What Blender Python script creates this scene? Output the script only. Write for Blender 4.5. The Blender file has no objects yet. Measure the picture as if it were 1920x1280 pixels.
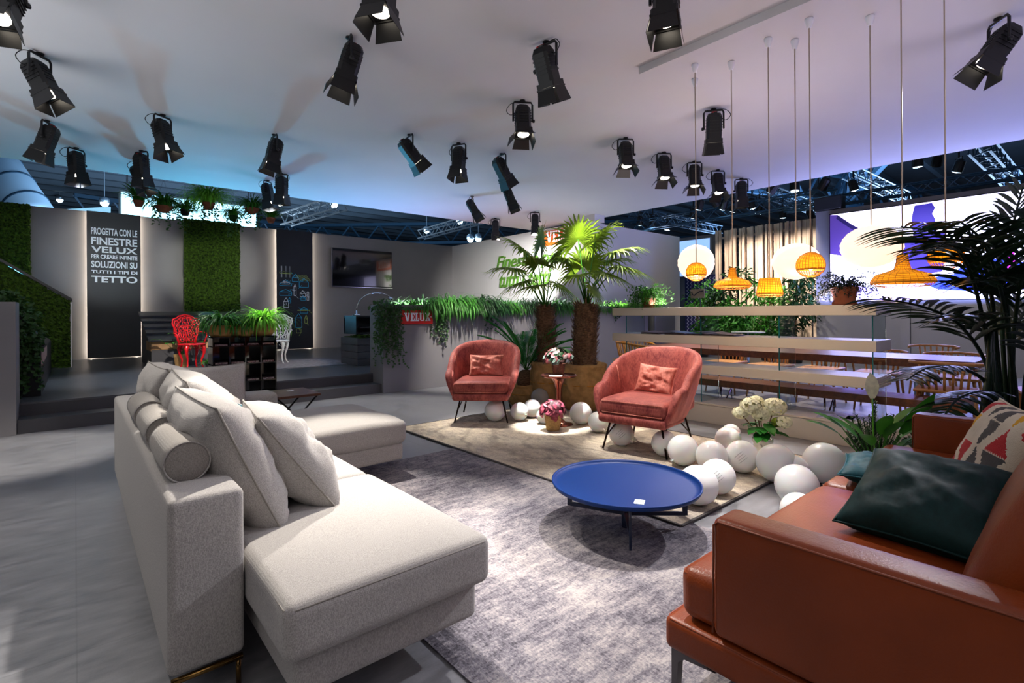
import bpy, bmesh, math, random
from mathutils import Vector, Matrix, noise, Euler
PI = math.pi
C = bpy.context.scene.collection
sc = bpy.context.scene

# ------------------------------------------------------------------ camera
F0, HY, CH, YAW, ROLL = 960.0, 588.0, 1.2, math.radians(40.5), math.atan(.006)
FWD = Vector((math.sin(YAW), math.cos(YAW), 0)); RGT = Vector((math.cos(YAW), -math.sin(YAW), 0)); UP = Vector((0, 0, 1))
cam = bpy.data.objects.new('camera', bpy.data.cameras.new('camera')); C.objects.link(cam)
cam.data.sensor_width = 36; cam.data.lens = 18; cam.data.shift_y = -52 / 1920
cam.data.clip_start = .02; cam.data.clip_end = 200
rx = RGT * math.cos(ROLL) - UP * math.sin(ROLL); ux = UP * math.cos(ROLL) + RGT * math.sin(ROLL)
mw = Matrix((( rx.x, ux.x, -FWD.x, 0), (rx.y, ux.y, -FWD.y, 0), (rx.z, ux.z, -FWD.z, CH), (0, 0, 0, 1)))
cam.matrix_world = mw
sc.camera = cam

def ray(px, py):
    u, v = px - 960, HY - py
    u, v = (u * math.cos(ROLL) + v * math.sin(ROLL)) / F0, (-u * math.sin(ROLL) + v * math.cos(ROLL)) / F0
    return FWD + RGT * u + UP * v
def FZ(px, py, z=0):                       # the point of the plane at height z seen there
    r = ray(px, py); return Vector((0, 0, CH)) + r * ((z - CH) / r.z)
def at(px, py, d):                         # the point at distance d in front of the camera
    return Vector((0, 0, CH)) + ray(px, py) * d

# ------------------------------------------------------------------ world, exposure
sc.view_settings.view_transform = 'Standard'; sc.view_settings.look = 'None'
sc.view_settings.gamma = 1; sc.view_settings.use_curve_mapping = False
sc.view_settings.exposure = 0.0
w = bpy.data.worlds.new('world'); sc.world = w; w.use_nodes = True
w.node_tree.nodes['Background'].inputs[0].default_value = (.34, .37, .46, 1)
w.node_tree.nodes['Background'].inputs[1].default_value = .3

def aim(o, tgt):
    o.rotation_euler = (Vector(tgt) - o.location).to_track_quat('-Z', 'Y').to_euler()
def lamp(kind, loc, tgt, power, col=(1, 1, 1), size=.1, angle=40, blend=.3, name='spot_lamp', sy=None):
    d = bpy.data.lights.new(name, kind); d.energy = power; d.color = col
    if kind == 'AREA':
        d.size = size
        if sy: d.shape = 'RECTANGLE'; d.size_y = sy
    else: d.shadow_soft_size = size
    if kind == 'SPOT': d.spot_size = math.radians(angle); d.spot_blend = blend
    o = bpy.data.objects.new(name, d); C.objects.link(o); o.location = loc
    if tgt is not None: aim(o, tgt)
    return o
# weak fill added behind the camera, standing in for light from the hall
lamp('AREA', (-4, -5, 3.1), (3, 4, .5), 12, (.9, .94, 1), 4, name='hall_fill', sy=2.4)

# up-facing fill added to brighten the ceiling: planter, shelf, below screen, out of view
def up(loc, e, c, sx, sy): o = lamp('AREA', loc, None, e, c, sx, name='up_fill', sy=sy); o.rotation_euler = (PI, 0, 0)
up((-1.6, -1.4, 1.25), 170, (1, .94, .88), 3, 3)
up((-2.6, 5, 1.25), 150, (.95, .97, 1), 2, 4)
up((6.8, 7.45, 1.36), 90, (.88, .93, 1), 6, .2)
up((5.45, 2.7, 1.30), 30, (1, .80, .85), .2, 2.0)
up((12.3, 1.8, 1.32), 420, (.35, .42, 1), .3, 5)  # blue fill added to tint the right of the ceiling, no fitting here
up((4.5, -2.4, 1.25), 120, (.8, .72, 1), 3, 2)
up((8, 27, 4.0), 5000, (.62, .80, 1), 16, 8)  # added behind the back wall to brighten the hall roof
up((24, 6, 4.0), 4000, (.45, .66, 1), 8, 14)  # same added fill for the roof and trusses on the right
# hidden coloured spots added behind the roof models and planter to tint the ceiling edge
for x, y, z, t, e, c in ((-.9, 12.95, 2.0, (-.4, 9.6, 3.5), 380, (.12, .62, 1)), (2.2, 12.9, 1.3, (2.4, 9.6, 3.5), 700, (.12, .6, 1)), (5.5, 11, .5, (5.0, 9.9, 3.5), 600, (.3, .5, 1)), (7.6, 9.6, .5, (7.6, 9.6, 3.5), 90, (1, .5, .6)),
                         (11.5, 9.4, .8, (8.6, 5.0, 3.5), 0, (1, .55, .5))):
    if e: lamp('SPOT', (x, y, z), t, e, c, .14, 100, 1, 'tint_fill')

# ------------------------------------------------------------------ materials
def lin(h):
    h = h.lstrip('#'); v = [int(h[i:i + 2], 16) / 255 for i in (0, 2, 4)]
    return tuple(((c / 12.92) if c <= .04045 else ((c + .055) / 1.055) ** 2.4) for c in v)
MATS = {}
def mat(name, col, rough=.6, metal=0, var=0, vscale=8, bump=0, bscale=60, col2=None, emit=None, estr=0, trans=0, ior=1.45,
        sheen=0, spec=.5, coat=0, stretch=(1, 1, 1), alpha=1, detail=4, sub=0, ttrans=0):
    if name in MATS: return MATS[name]
    m = bpy.data.materials.new(name); m.use_nodes = True; MATS[name] = m
    nt = m.node_tree; N = nt.nodes; L = nt.links; b = N['Principled BSDF']
    c = lin(col) if isinstance(col, str) else col
    b.inputs['Base Color'].default_value = (*c, 1); b.inputs['Roughness'].default_value = rough
    b.inputs['Metallic'].default_value = metal; b.inputs['IOR'].default_value = ior
    b.inputs['Specular IOR Level'].default_value = spec
    b.inputs['Transmission Weight'].default_value = trans; b.inputs['Coat Weight'].default_value = coat
    b.inputs['Alpha'].default_value = alpha
    if sheen: b.inputs['Sheen Weight'].default_value = sheen; b.inputs['Sheen Roughness'].default_value = .35; b.inputs['Sheen Tint'].default_value = (*c, 1)
    if sub: b.inputs['Subsurface Weight'].default_value = sub; b.inputs['Subsurface Scale'].default_value = .05
    if emit: b.inputs['Emission Color'].default_value = (*(lin(emit) if isinstance(emit, str) else emit), 1); b.inputs['Emission Strength'].default_value = estr
    tc = mp = None
    if var or bump:
        tc = N.new('ShaderNodeTexCoord'); mp = N.new('ShaderNodeMapping'); mp.inputs['Scale'].default_value = stretch
        L.new(tc.outputs['Object'], mp.inputs[0])
    if var:
        n = N.new('ShaderNodeTexNoise'); n.inputs['Scale'].default_value = vscale; n.inputs['Detail'].default_value = detail
        L.new(mp.outputs[0], n.inputs[0])
        r = N.new('ShaderNodeValToRGB'); r.color_ramp.elements[0].position = .35; r.color_ramp.elements[1].position = .65
        c2 = lin(col2) if col2 else tuple(min(1, x * (1 + var)) for x in c)
        c1 = c if col2 else tuple(x * (1 - var) for x in c)
        r.color_ramp.elements[0].color = (*c1, 1); r.color_ramp.elements[1].color = (*c2, 1)
        L.new(n.outputs[0], r.inputs[0]); L.new(r.outputs[0], b.inputs['Base Color'])
    if bump:
        n2 = N.new('ShaderNodeTexNoise'); n2.inputs['Scale'].default_value = bscale; n2.inputs['Detail'].default_value = 3
        L.new(mp.outputs[0], n2.inputs[0])
        bp = N.new('ShaderNodeBump'); bp.inputs['Strength'].default_value = bump; bp.inputs['Distance'].default_value = .01
        L.new(n2.outputs[0], bp.inputs['Height']); L.new(bp.outputs[0], b.inputs['Normal'])
    if ttrans:
        t = N.new('ShaderNodeBsdfTranslucent'); t.inputs[0].default_value = (*c, 1)
        mx = N.new('ShaderNodeMixShader'); mx.inputs[0].default_value = ttrans
        L.new(b.outputs[0], mx.inputs[1]); L.new(t.outputs[0], mx.inputs[2]); L.new(mx.outputs[0], N['Material Output'].inputs[0])
    return m
def ramp(nt, src, stops):
    r = nt.nodes.new('ShaderNodeValToRGB'); e = r.color_ramp.elements
    while len(e) < len(stops): e.new(.5)
    for i, (p, c) in enumerate(stops): e[i].position = p; e[i].color = (*(lin(c) if isinstance(c, str) else c), 1)
    nt.links.new(src, r.inputs[0]); return r
def tex(nt, coord, scale, stretch=(1, 1, 1), detail=6, rot=0, rough=.6):
    mp = nt.nodes.new('ShaderNodeMapping'); mp.inputs['Scale'].default_value = stretch; mp.inputs['Rotation'].default_value = (0, 0, rot)
    n = nt.nodes.new('ShaderNodeTexNoise'); n.inputs['Scale'].default_value = scale; n.inputs['Detail'].default_value = detail; n.inputs['Roughness'].default_value = rough
    nt.links.new(coord, mp.inputs[0]); nt.links.new(mp.outputs[0], n.inputs[0]); return n
def mixc(nt, fac, a, b, mode='MIX'):
    m = nt.nodes.new('ShaderNodeMix'); m.data_type = 'RGBA'; m.blend_type = mode
    if isinstance(fac, (int, float)): m.inputs[0].default_value = fac
    else: nt.links.new(fac, m.inputs[0])
    for s, i in ((a, 6), (b, 7)):
        if hasattr(s, 'is_output'): nt.links.new(s, m.inputs[i])
        else: m.inputs[i].default_value = (*lin(s), 1) if isinstance(s, str) else (*s, 1)
    return m.outputs[2]
def newmat(name, rough=.7):
    m = bpy.data.materials.new(name); m.use_nodes = True; nt = m.node_tree; b = nt.nodes['Principled BSDF']; b.inputs['Roughness'].default_value = rough
    tc = nt.nodes.new('ShaderNodeTexCoord'); MATS[name] = m; return m, nt, b, tc.outputs['Object']
def bumpto(nt, b, src, strength, dist=.01):
    bp = nt.nodes.new('ShaderNodeBump'); bp.inputs['Strength'].default_value = strength; bp.inputs['Distance'].default_value = dist
    nt.links.new(src, bp.inputs['Height']); nt.links.new(bp.outputs[0], b.inputs['Normal'])

def floor_mat():
    m, nt, b, co = newmat('floor_stone', .32)
    a = tex(nt, co, .9, detail=8); s = tex(nt, co, 6, (1, 3, 1), 6); g = tex(nt, co, 120, detail=2)
    r1 = ramp(nt, a.outputs[0], ((.35, '#6f7074'), (.65, '#8b8b8e')))
    r2 = ramp(nt, s.outputs[0], ((.35, '#5c5c60'), (.7, '#94949a')))
    c = mixc(nt, .45, r1.outputs[0], r2.outputs[0])
    br = nt.nodes.new('ShaderNodeTexBrick'); br.inputs['Scale'].default_value = 1; br.offset = 0
    br.inputs['Brick Width'].default_value = 1.2; br.inputs['Row Height'].default_value = 1.2; br.inputs['Mortar Size'].default_value = .003
    br.inputs['Color1'].default_value = (1, 1, 1, 1); br.inputs['Color2'].default_value = (.9, .9, .9, 1); br.inputs['Mortar'].default_value = (.82, .82, .82, 1)
    nt.links.new(co, br.inputs[0])
    c = mixc(nt, 1.0, c, br.outputs[0], 'MULTIPLY')
    nt.links.new(c, b.inputs['Base Color'])
    rr = ramp(nt, s.outputs[0], ((.3, (.28, .28, .28)), (.7, (.45, .45, .45)))); nt.links.new(rr.outputs[0], b.inputs['Roughness'])
    bumpto(nt, b, g.outputs[0], .05); return m
def rug_mat(name, stops, stops2, warp, medallion=False):
    m, nt, b, co = newmat(name, .95); b.inputs['Specular IOR Level'].default_value = .15
    a = tex(nt, co, 2.2, detail=9, rough=.7); st = tex(nt, co, 7, warp, 8, rough=.75); f = tex(nt, co, 90, (1, 1, 1), 3, rough=.8)
    th = tex(nt, co, 60, (warp[1] * 1.0, warp[0] * .5, 1), 4, rough=.7)
    s = nt.nodes.new('ShaderNodeMath'); s.operation = 'ADD'; nt.links.new(a.outputs[0], s.inputs[0]); nt.links.new(st.outputs[0], s.inputs[1])
    s2 = nt.nodes.new('ShaderNodeMath'); s2.operation = 'MULTIPLY_ADD'; s2.inputs[1].default_value = .75; nt.links.new(f.outputs[0], s2.inputs[0]); nt.links.new(s.outputs[0], s2.inputs[2])
    s3 = nt.nodes.new('ShaderNodeMath'); s3.operation = 'MULTIPLY_ADD'; s3.inputs[1].default_value = .55; nt.links.new(th.outputs[0], s3.inputs[0]); nt.links.new(s2.outputs[0], s3.inputs[2])
    d = nt.nodes.new('ShaderNodeMath'); d.operation = 'MULTIPLY'; d.inputs[1].default_value = .3; nt.links.new(s3.outputs[0], d.inputs[0])
    r = ramp(nt, d.outputs[0], stops); out = r.outputs[0]
    r2 = ramp(nt, tex(nt, co, 1.1, detail=5).outputs[0], stops2); out = mixc(nt, .55, out, r2.outputs[0], 'OVERLAY')
    if medallion:
        v = nt.nodes.new('ShaderNodeMapping'); v.inputs['Location'].default_value = (-.35, .05, 0)
        gr = nt.nodes.new('ShaderNodeTexWave'); gr.wave_type = 'RINGS'; gr.rings_direction = 'SPHERICAL'; gr.inputs['Scale'].default_value = 1.1; gr.inputs['Distortion'].default_value = 5; gr.inputs['Detail'].default_value = 4; gr.inputs['Detail Scale'].default_value = 3
        nt.links.new(co, v.inputs[0]); nt.links.new(v.outputs[0], gr.inputs[0])
        rr = ramp(nt, gr.outputs[0], ((.0, (.42, .4, .42)), (.25, (1, 1, 1)))); out = mixc(nt, .45, out, rr.outputs[0], 'MULTIPLY')
    nt.links.new(out, b.inputs['Base Color']); bumpto(nt, b, f.outputs[0], .5); return m
def weave_mat(name, c1, c2, sc_=150, bump=.35):
    m, nt, b, co = newmat(name, .95); b.inputs['Specular IOR Level'].default_value = .2; b.inputs['Sheen Weight'].default_value = .15
    a = tex(nt, co, sc_, (1, 1, .45), 3, rough=.7); l = tex(nt, co, 3, detail=3)
    wv = nt.nodes.new('ShaderNodeTexWave'); wv.bands_direction = 'Z'; wv.inputs['Scale'].default_value = 55; wv.inputs['Distortion'].default_value = 1.2; wv.inputs['Detail'].default_value = 2
    nt.links.new(co, wv.inputs[0])
    r = ramp(nt, a.outputs[0], ((.3, c1), (.7, c2)))
    h = nt.nodes.new('ShaderNodeMath'); h.operation = 'MULTIPLY_ADD'; h.inputs[1].default_value = .12; nt.links.new(wv.outputs[0], h.inputs[0]); nt.links.new(a.outputs[0], h.inputs[2])
    nt.links.new(r.outputs[0], b.inputs['Base Color']); bumpto(nt, b, h.outputs[0], bump, .004); return m
def velvet_mat(name, c1, c2, c3):
    m, nt, b, co = newmat(name, .6); b.inputs['Sheen Weight'].default_value = .9; b.inputs['Sheen Roughness'].default_value = .3; b.inputs['Sheen Tint'].default_value = (*lin(c3), 1)
    a = tex(nt, co, 9, (1, 1, .6), 8, rough=.7); f = tex(nt, co, 90, (1, 1, .35), 3)
    s = nt.nodes.new('ShaderNodeMath'); s.operation = 'MULTIPLY_ADD'; s.inputs[1].default_value = .5; nt.links.new(f.outputs[0], s.inputs[0]); nt.links.new(a.outputs[0], s.inputs[2])
    r = ramp(nt, s.outputs[0], ((.6, c1), (.92, c2))); nt.links.new(r.outputs[0], b.inputs['Base Color']); bumpto(nt, b, s.outputs[0], .12, .005)
    b.inputs['Specular IOR Level'].default_value = .2; return m
def wood_mat(name, c1, c2, rough=.35, sx=(1, 12, 12)):
    m, nt, b, co = newmat(name, rough)
    a = tex(nt, co, 2.2, sx, 6, rough=.65); r = ramp(nt, a.outputs[0], ((.3, c1), (.7, c2)))
    nt.links.new(r.outputs[0], b.inputs['Base Color']); bumpto(nt, b, a.outputs[0], .06); return m
def moss_mat(name, c1, c2):
    m, nt, b, co = newmat(name, .9); b.inputs['Specular IOR Level'].default_value = .2
    a = tex(nt, co, 22, detail=5); r = ramp(nt, a.outputs[0], ((.35, c1), (.68, c2)))
    nt.links.new(r.outputs[0], b.inputs['Base Color']); bumpto(nt, b, tex(nt, co, 60, detail=4).outputs[0], .9, .03); return m

M_floor = floor_mat()
M_rug1 = rug_mat('rug_grey', ((.37, '#2c2b33'), (.43, '#5b585f'), (.48, '#86828a'), (.56, '#bdb7b4')), ((.35, '#5f5e66'), (.65, '#908b88')), (1, 3.5, 1))
M_rug2 = rug_mat('rug_beige', ((.36, '#56514f'), (.41, '#98918a'), (.48, '#c4bcb0'), (.58, '#e0d8c8')), ((.35, '#84807b'), (.65, '#b0a89e')), (2.5, 1, 1), True)
M_sofa = weave_mat('sofa_fabric', '#85827f', '#b7b2ad', 380)
M_bolster = weave_mat('bolster_fabric', '#7b7772', '#a29c95', 380)
M_velvet = velvet_mat('pink_velvet', '#702c2e', '#ab5a50', '#ffaaa0')
M_velvet2 = velvet_mat('pink_velvet_cushion', '#a85648', '#d8897a', '#ffc0ae')
M_teal = velvet_mat('dark_teal_velvet', '#03201f', '#072e2e', '#0b3636'); M_teal.node_tree.nodes['Principled BSDF'].inputs['Sheen Weight'].default_value = .25
M_teal2 = velvet_mat('teal_velvet', '#07323a', '#0d4750', '#1f6068')
M_leather = mat('tan_leather', '#7a3412', .36, var=.14, vscale=3, bump=.12, bscale=160, spec=.38)
M_leather_d = mat('tan_leather_piping', '#7c3818', .4)
M_wall = mat('wall_grey', '#7d7a7c', .8, var=.03, vscale=2, bump=.03, bscale=200)
M_white = mat('white_board', '#c9c6c8', .7, bump=.02, bscale=150)
M_ceil = mat('ceiling_white', '#c4c2c4', .75, var=.02, vscale=1)
M_stage = mat('stage_board', '#55565b', .35, var=.1, vscale=2, stretch=(1, 6, 1), bump=.05, bscale=80)
M_step = mat('step_face', '#47464a', .55, var=.08, vscale=3)
M_black = mat('black_metal', '#0c0c0e', .45, bump=.03, bscale=90)
M_blackp = mat('black_panel', '#1d1e22', .5, var=.2, vscale=2, detail=6)
M_chalk = mat('chalk_white', '#eef2f4', .8)
M_gloss = mat('black_gloss', '#08080a', .08, coat=.6)
M_glass = mat('clear_glass', '#e8f6f4', .02, trans=1, ior=1.45)
M_glassedge = mat('glass_edge', '#1d6f74', .1, trans=.3)
M_blue = mat('blue_enamel', '#022b68', .45, spec=.25)
M_navy = mat('navy_metal', '#131f3a', .4)
M_brass = mat('brass_rail', '#8a6a3c', .22, 1)
M_bronze = mat('dark_bronze', '#2a1c16', .3, .9)
M_chrome = mat('chrome', '#c9c9cc', .12, 1)
M_copper = mat('copper_gloss', '#8c4f3f', .18, .85)
M_shelf = mat('cream_lacquer', '#c4beb4', .3, bump=.02, bscale=60)
M_tblwood = wood_mat('table_wood', '#5b3320', '#8a5231', .3)
M_tabletop2 = wood_mat('walnut', '#4a2c22', '#6d4535', .35)
M_lightwood = wood_mat('light_wood', '#b07a3e', '#d79d5a', .4)
M_rattan = mat('rattan', '#b9802a', .5, var=.2, vscale=30, ttrans=.3)
M_lampcane = mat('lamp_cane', '#e09a20', .5, var=.25, vscale=60, emit='#ffa818', estr=1.0, ttrans=.4)
M_bulb = mat('bulb', '#fff2d8', .4, emit='#ffe0a0', estr=14)
M_paper = mat('rice_paper', '#f4e8da', .8, emit='#ffe2c8', estr=1.15, bump=.1, bscale=40)
M_cord = mat('cord', '#b4a492', .7)
M_cup = mat('white_plastic', '#dcdce2', .5)
M_balloon = mat('balloon_white', '#f2f2f0', .28, sub=.25, spec=.5)
M_balloonc = mat('balloon_clear', '#d8dadb', .15, trans=.6)
M_print = mat('grey_print', '#6e7076', .6)
M_leafd = mat('leaf_dark', '#143a12', .5, var=.35, vscale=6, ttrans=.2)
M_leafm = mat('leaf_mid', '#37791f', .5, var=.35, vscale=8, ttrans=.25)
M_leafl = mat('leaf_light', '#78bf38', .5, var=.3, vscale=8, ttrans=.3)
M_ivy = mat('ivy_leaf', '#2f5422', .55, var=.4, vscale=12, ttrans=.15)
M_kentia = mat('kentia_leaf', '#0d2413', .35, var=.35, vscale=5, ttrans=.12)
M_palm = mat('fan_palm_leaf', '#6f8c1e', .45, var=.35, vscale=5, ttrans=.3)
M_bark = mat('palm_bark', '#6b503a', .95, var=.45, vscale=25, stretch=(1, 1, 4), bump=1, bscale=40)
M_burlap = mat('burlap', '#a98453', .95, var=.2, vscale=14, bump=.8, bscale=200)
M_paperbag = mat('kraft_wrap', '#b98a50', .8, var=.15, vscale=8, bump=.3, bscale=20)
M_terra = mat('terracotta', '#8a4f35', .85, var=.15, vscale=10, bump=.1)
M_basket = mat('wicker', '#b8905a', .8, var=.25, vscale=60, stretch=(1, 1, 3), bump=.8, bscale=90)
M_soil = mat('soil', '#1d140d', 1, bump=.6)
M_red = mat('red_enamel', '#c8121c', .3, coat=.2)
M_wht = mat('white_enamel', '#e2e2e0', .35)
M_signred = mat('sign_red', '#c81f14', .4)
M_signor = mat('sign_orange', '#e05a10', .45)
M_moss = moss_mat('moss', '#16260a', '#50701e')
M_mosstext = mat('moss_letter', '#4d7a22', .9, var=.4, vscale=40, bump=.6)
M_white_led = mat('led_strip', '#ffffff', .5, emit='#fff0d8', estr=26)
M_lightbox = mat('lightbox', '#ffffff', .5, emit='#9fe6ff', estr=3.2)
M_lightbox2 = mat('lightbox_blue', '#ffffff', .5, emit='#8ab8ff', estr=1.1)
M_lens = mat('lamp_lens', '#ffffff', .4, emit='#fff1dc', estr=9)
M_steel = mat('truss_alu', '#8fa4b4', .35, .8)
M_steelb = mat('steel_blue', '#2b4c66', .4, .3)
M_roof = mat('hall_roof', '#39434f', .8, var=.1, vscale=1)
M_beam = mat('hall_beam', '#4c5d6c', .7)
M_slat = wood_mat('slat_wood', '#a58c78', '#dcc6b0', .5, (12, 12, 1))
M_darkwin = mat('dark_glass', '#0d1116', .1)
M_foil = mat('foil', '#a7a3a8', .2, .7, var=.6, vscale=60, col2='#5b2030')
M_begl = mat('begonia_silver', '#60746a', .45, var=.3, vscale=20)
M_begr = mat('begonia_red', '#7a1f30', .5, var=.4, vscale=30, col2='#a8505f')
M_cream = mat('hydrangea', '#e9e6c4', .8, var=.15, vscale=30)
M_lime = mat('hydrangea_green', '#b4c648', .8, var=.2, vscale=30)

# ------------------------------------------------------------------ mesh building
class MB:
    def __init__(s): s.v = []; s.f = []; s.mi = []; s.cur = 0
    def add(s, vs, fs, M=None):
        o = len(s.v)
        s.v += [tuple(M @ Vector(p)) for p in vs] if M is not None else [tuple(p) for p in vs]
        s.f += [tuple(i + o for i in f) for f in fs]; s.mi += [s.cur] * len(fs)
    def box(s, c, sz, M=None, R=None):
        x, y, z = [a / 2 for a in sz]
        vs = [Vector(p) for p in ((-x, -y, -z), (x, -y, -z), (x, y, -z), (-x, y, -z), (-x, -y, z), (x, -y, z), (x, y, z), (-x, y, z))]
        if R is not None: vs = [R @ p for p in vs]
        vs = [p + Vector(c) for p in vs]
        s.add(vs, ((0, 3, 2, 1), (4, 5, 6, 7), (0, 1, 5, 4), (1, 2, 6, 5), (2, 3, 7, 6), (3, 0, 4, 7)), M)
    def b2(s, a, b, M=None): s.box([(a[i] + b[i]) / 2 for i in range(3)], [abs(b[i] - a[i]) for i in range(3)], M)
    def tube(s, pts, r, n=8, cap=True, M=None, closed=False):
        pts = [Vector(p) for p in pts]; rs = r if isinstance(r, (list, tuple)) else [r] * len(pts)
        vs = []; m = len(pts); up = None
        for i, p in enumerate(pts):
            if closed: t = (pts[(i + 1) % m] - pts[i - 1])
            else: t = pts[min(i + 1, m - 1)] - pts[max(i - 1, 0)]
            if t.length < 1e-9: t = Vector((0, 0, 1))
            t.normalize()
            if up is None: up = t.orthogonal().normalized()
            else:
                up = up - t * up.dot(t)
                up = up.normalized() if up.length > 1e-6 else t.orthogonal().normalized()
            b = t.cross(up)
            for k in range(n):
                a = 2 * PI * k / n; vs.append(p + (up * math.cos(a) + b * math.sin(a)) * rs[i])
        fs = []
        for i in range(m if closed else m - 1):
            j = (i + 1) % m
            for k in range(n): fs.append((i * n + k, i * n + (k + 1) % n, j * n + (k + 1) % n, j * n + k))
        if cap and not closed: fs.append(tuple(reversed(range(n)))); fs.append(tuple((m - 1) * n + k for k in range(n)))
        s.add(vs, fs, M)
    def lathe(s, prof, n=32, c=(0, 0, 0), M=None, cap=True, ax=1, ay=1):
        vs = []; m = len(prof)
        for r, z in prof:
            for k in range(n): a = 2 * PI * k / n; vs.append((c[0] + r * math.cos(a) * ax, c[1] + r * math.sin(a) * ay, c[2] + z))
        fs = [(i * n + k, i * n + (k + 1) % n, (i + 1) * n + (k + 1) % n, (i + 1) * n + k) for i in range(m - 1) for k in range(n)]
        if cap: fs.append(tuple(reversed(range(n)))); fs.append(tuple((m - 1) * n + k for k in range(n)))
        s.add(vs, fs, M)
    def sphere(s, c, r, n=24, m=14, sq=(1, 1, 1), M=None):
        vs = [(c[0], c[1], c[2] - r * sq[2])]
        for i in range(1, m):
            p = PI * i / m
            for k in range(n): a = 2 * PI * k / n; vs.append((c[0] + r * math.sin(p) * math.cos(a) * sq[0], c[1] + r * math.sin(p) * math.sin(a) * sq[1], c[2] - r * math.cos(p) * sq[2]))
        vs.append((c[0], c[1], c[2] + r * sq[2])); e = len(vs) - 1; fs = []
        for k in range(n):
            fs.append((0, 1 + (k + 1) % n, 1 + k)); fs.append((e, e - n + k, e - n + (k + 1) % n))
            for i in range(m - 2): a = 1 + i * n; fs.append((a + k, a + (k + 1) % n, a + n + (k + 1) % n, a + n + k))
        s.add(vs, fs, M)
    def poly(s, pts, ext, M=None):            # polygon swept along the vector ext
        n = len(pts); e = Vector(ext); a = [Vector(p) for p in pts]; vs = a + [p + e for p in a]
        fs = [tuple(range(n)), tuple(reversed(range(n, 2 * n)))] + [(i, i + n, (i + 1) % n + n, (i + 1) % n) for i in range(n)]
        s.add(vs, fs, M)
    def strip(s, pts, ws, side, fold=0, M=None):   # a leaf blade: centre line, widths, side vector, fold depth
        pts = [Vector(p) for p in pts]; n = len(pts); vs = []
        for i, p in enumerate(pts):
            t = (pts[min(i + 1, n - 1)] - pts[max(i - 1, 0)])
            t = t.normalized() if t.length > 1e-9 else Vector((0, 0, 1))
            sd = Vector(side) - t * Vector(side).dot(t)
            sd = sd.normalized() if sd.length > 1e-5 else t.orthogonal().normalized()
            nn = t.cross(sd)
            vs += [p - sd * ws[i] - nn * ws[i] * fold, p, p + sd * ws[i] - nn * ws[i] * fold]
        fs = []
        for i in range(n - 1):
            a = i * 3; fs += [(a, a + 1, a + 4, a + 3), (a + 1, a + 2, a + 5, a + 4)]
        s.add(vs, fs, M)
    def build(s, name, m, parent=None, smooth=False, bevel=0, subsurf=0, seg=2):
        me = bpy.data.meshes.new(name); me.from_pydata(s.v, [], s.f)
        for mm in (m if isinstance(m, (list, tuple)) else [m]): me.materials.append(mm)
        if isinstance(m, (list, tuple)): me.polygons.foreach_set('material_index', s.mi)
        if smooth: me.polygons.foreach_set('use_smooth', [True] * len(me.polygons))
        me.update(); o = bpy.data.objects.new(name, me); C.objects.link(o)
        if parent: o.parent = parent
        if bevel:
            md = o.modifiers.new('bevel', 'BEVEL'); md.width = bevel; md.segments = seg; md.limit_method = 'ANGLE'; md.angle_limit = math.radians(40)
            me.polygons.foreach_set('use_smooth', [True] * len(me.polygons))
            md2 = o.modifiers.new('wn', 'WEIGHTED_NORMAL'); md2.keep_sharp = True
        if subsurf: md = o.modifiers.new('sub', 'SUBSURF'); md.levels = md.render_levels = subsurf
        return o
def thing(name, label, cat, loc=(0, 0, 0), rz=0, group=None):
    o = bpy.data.objects.new(name, None); C.objects.link(o); o.empty_display_size = .1
    o.location = loc; o.rotation_euler = (0, 0, rz); o['label'] = label; o['category'] = cat
    if group: o['group'] = group
    return o
def tag(o, label, cat, group=None, kind=None):
    o['label'] = label; o['category'] = cat
    if group: o['group'] = group
    if kind: o['kind'] = kind
    return o
def struct(name, mb, m, label=None, **k):
    o = mb.build(name, m, **k); o['kind'] = 'structure'
    if label: o['label'] = label
    return o
def copy_tree(o, parent=None):
    c = o.copy(); C.objects.link(c)
    if parent: c.parent = parent
    for ch in list(o.children): copy_tree(ch, c)
    return c
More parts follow.
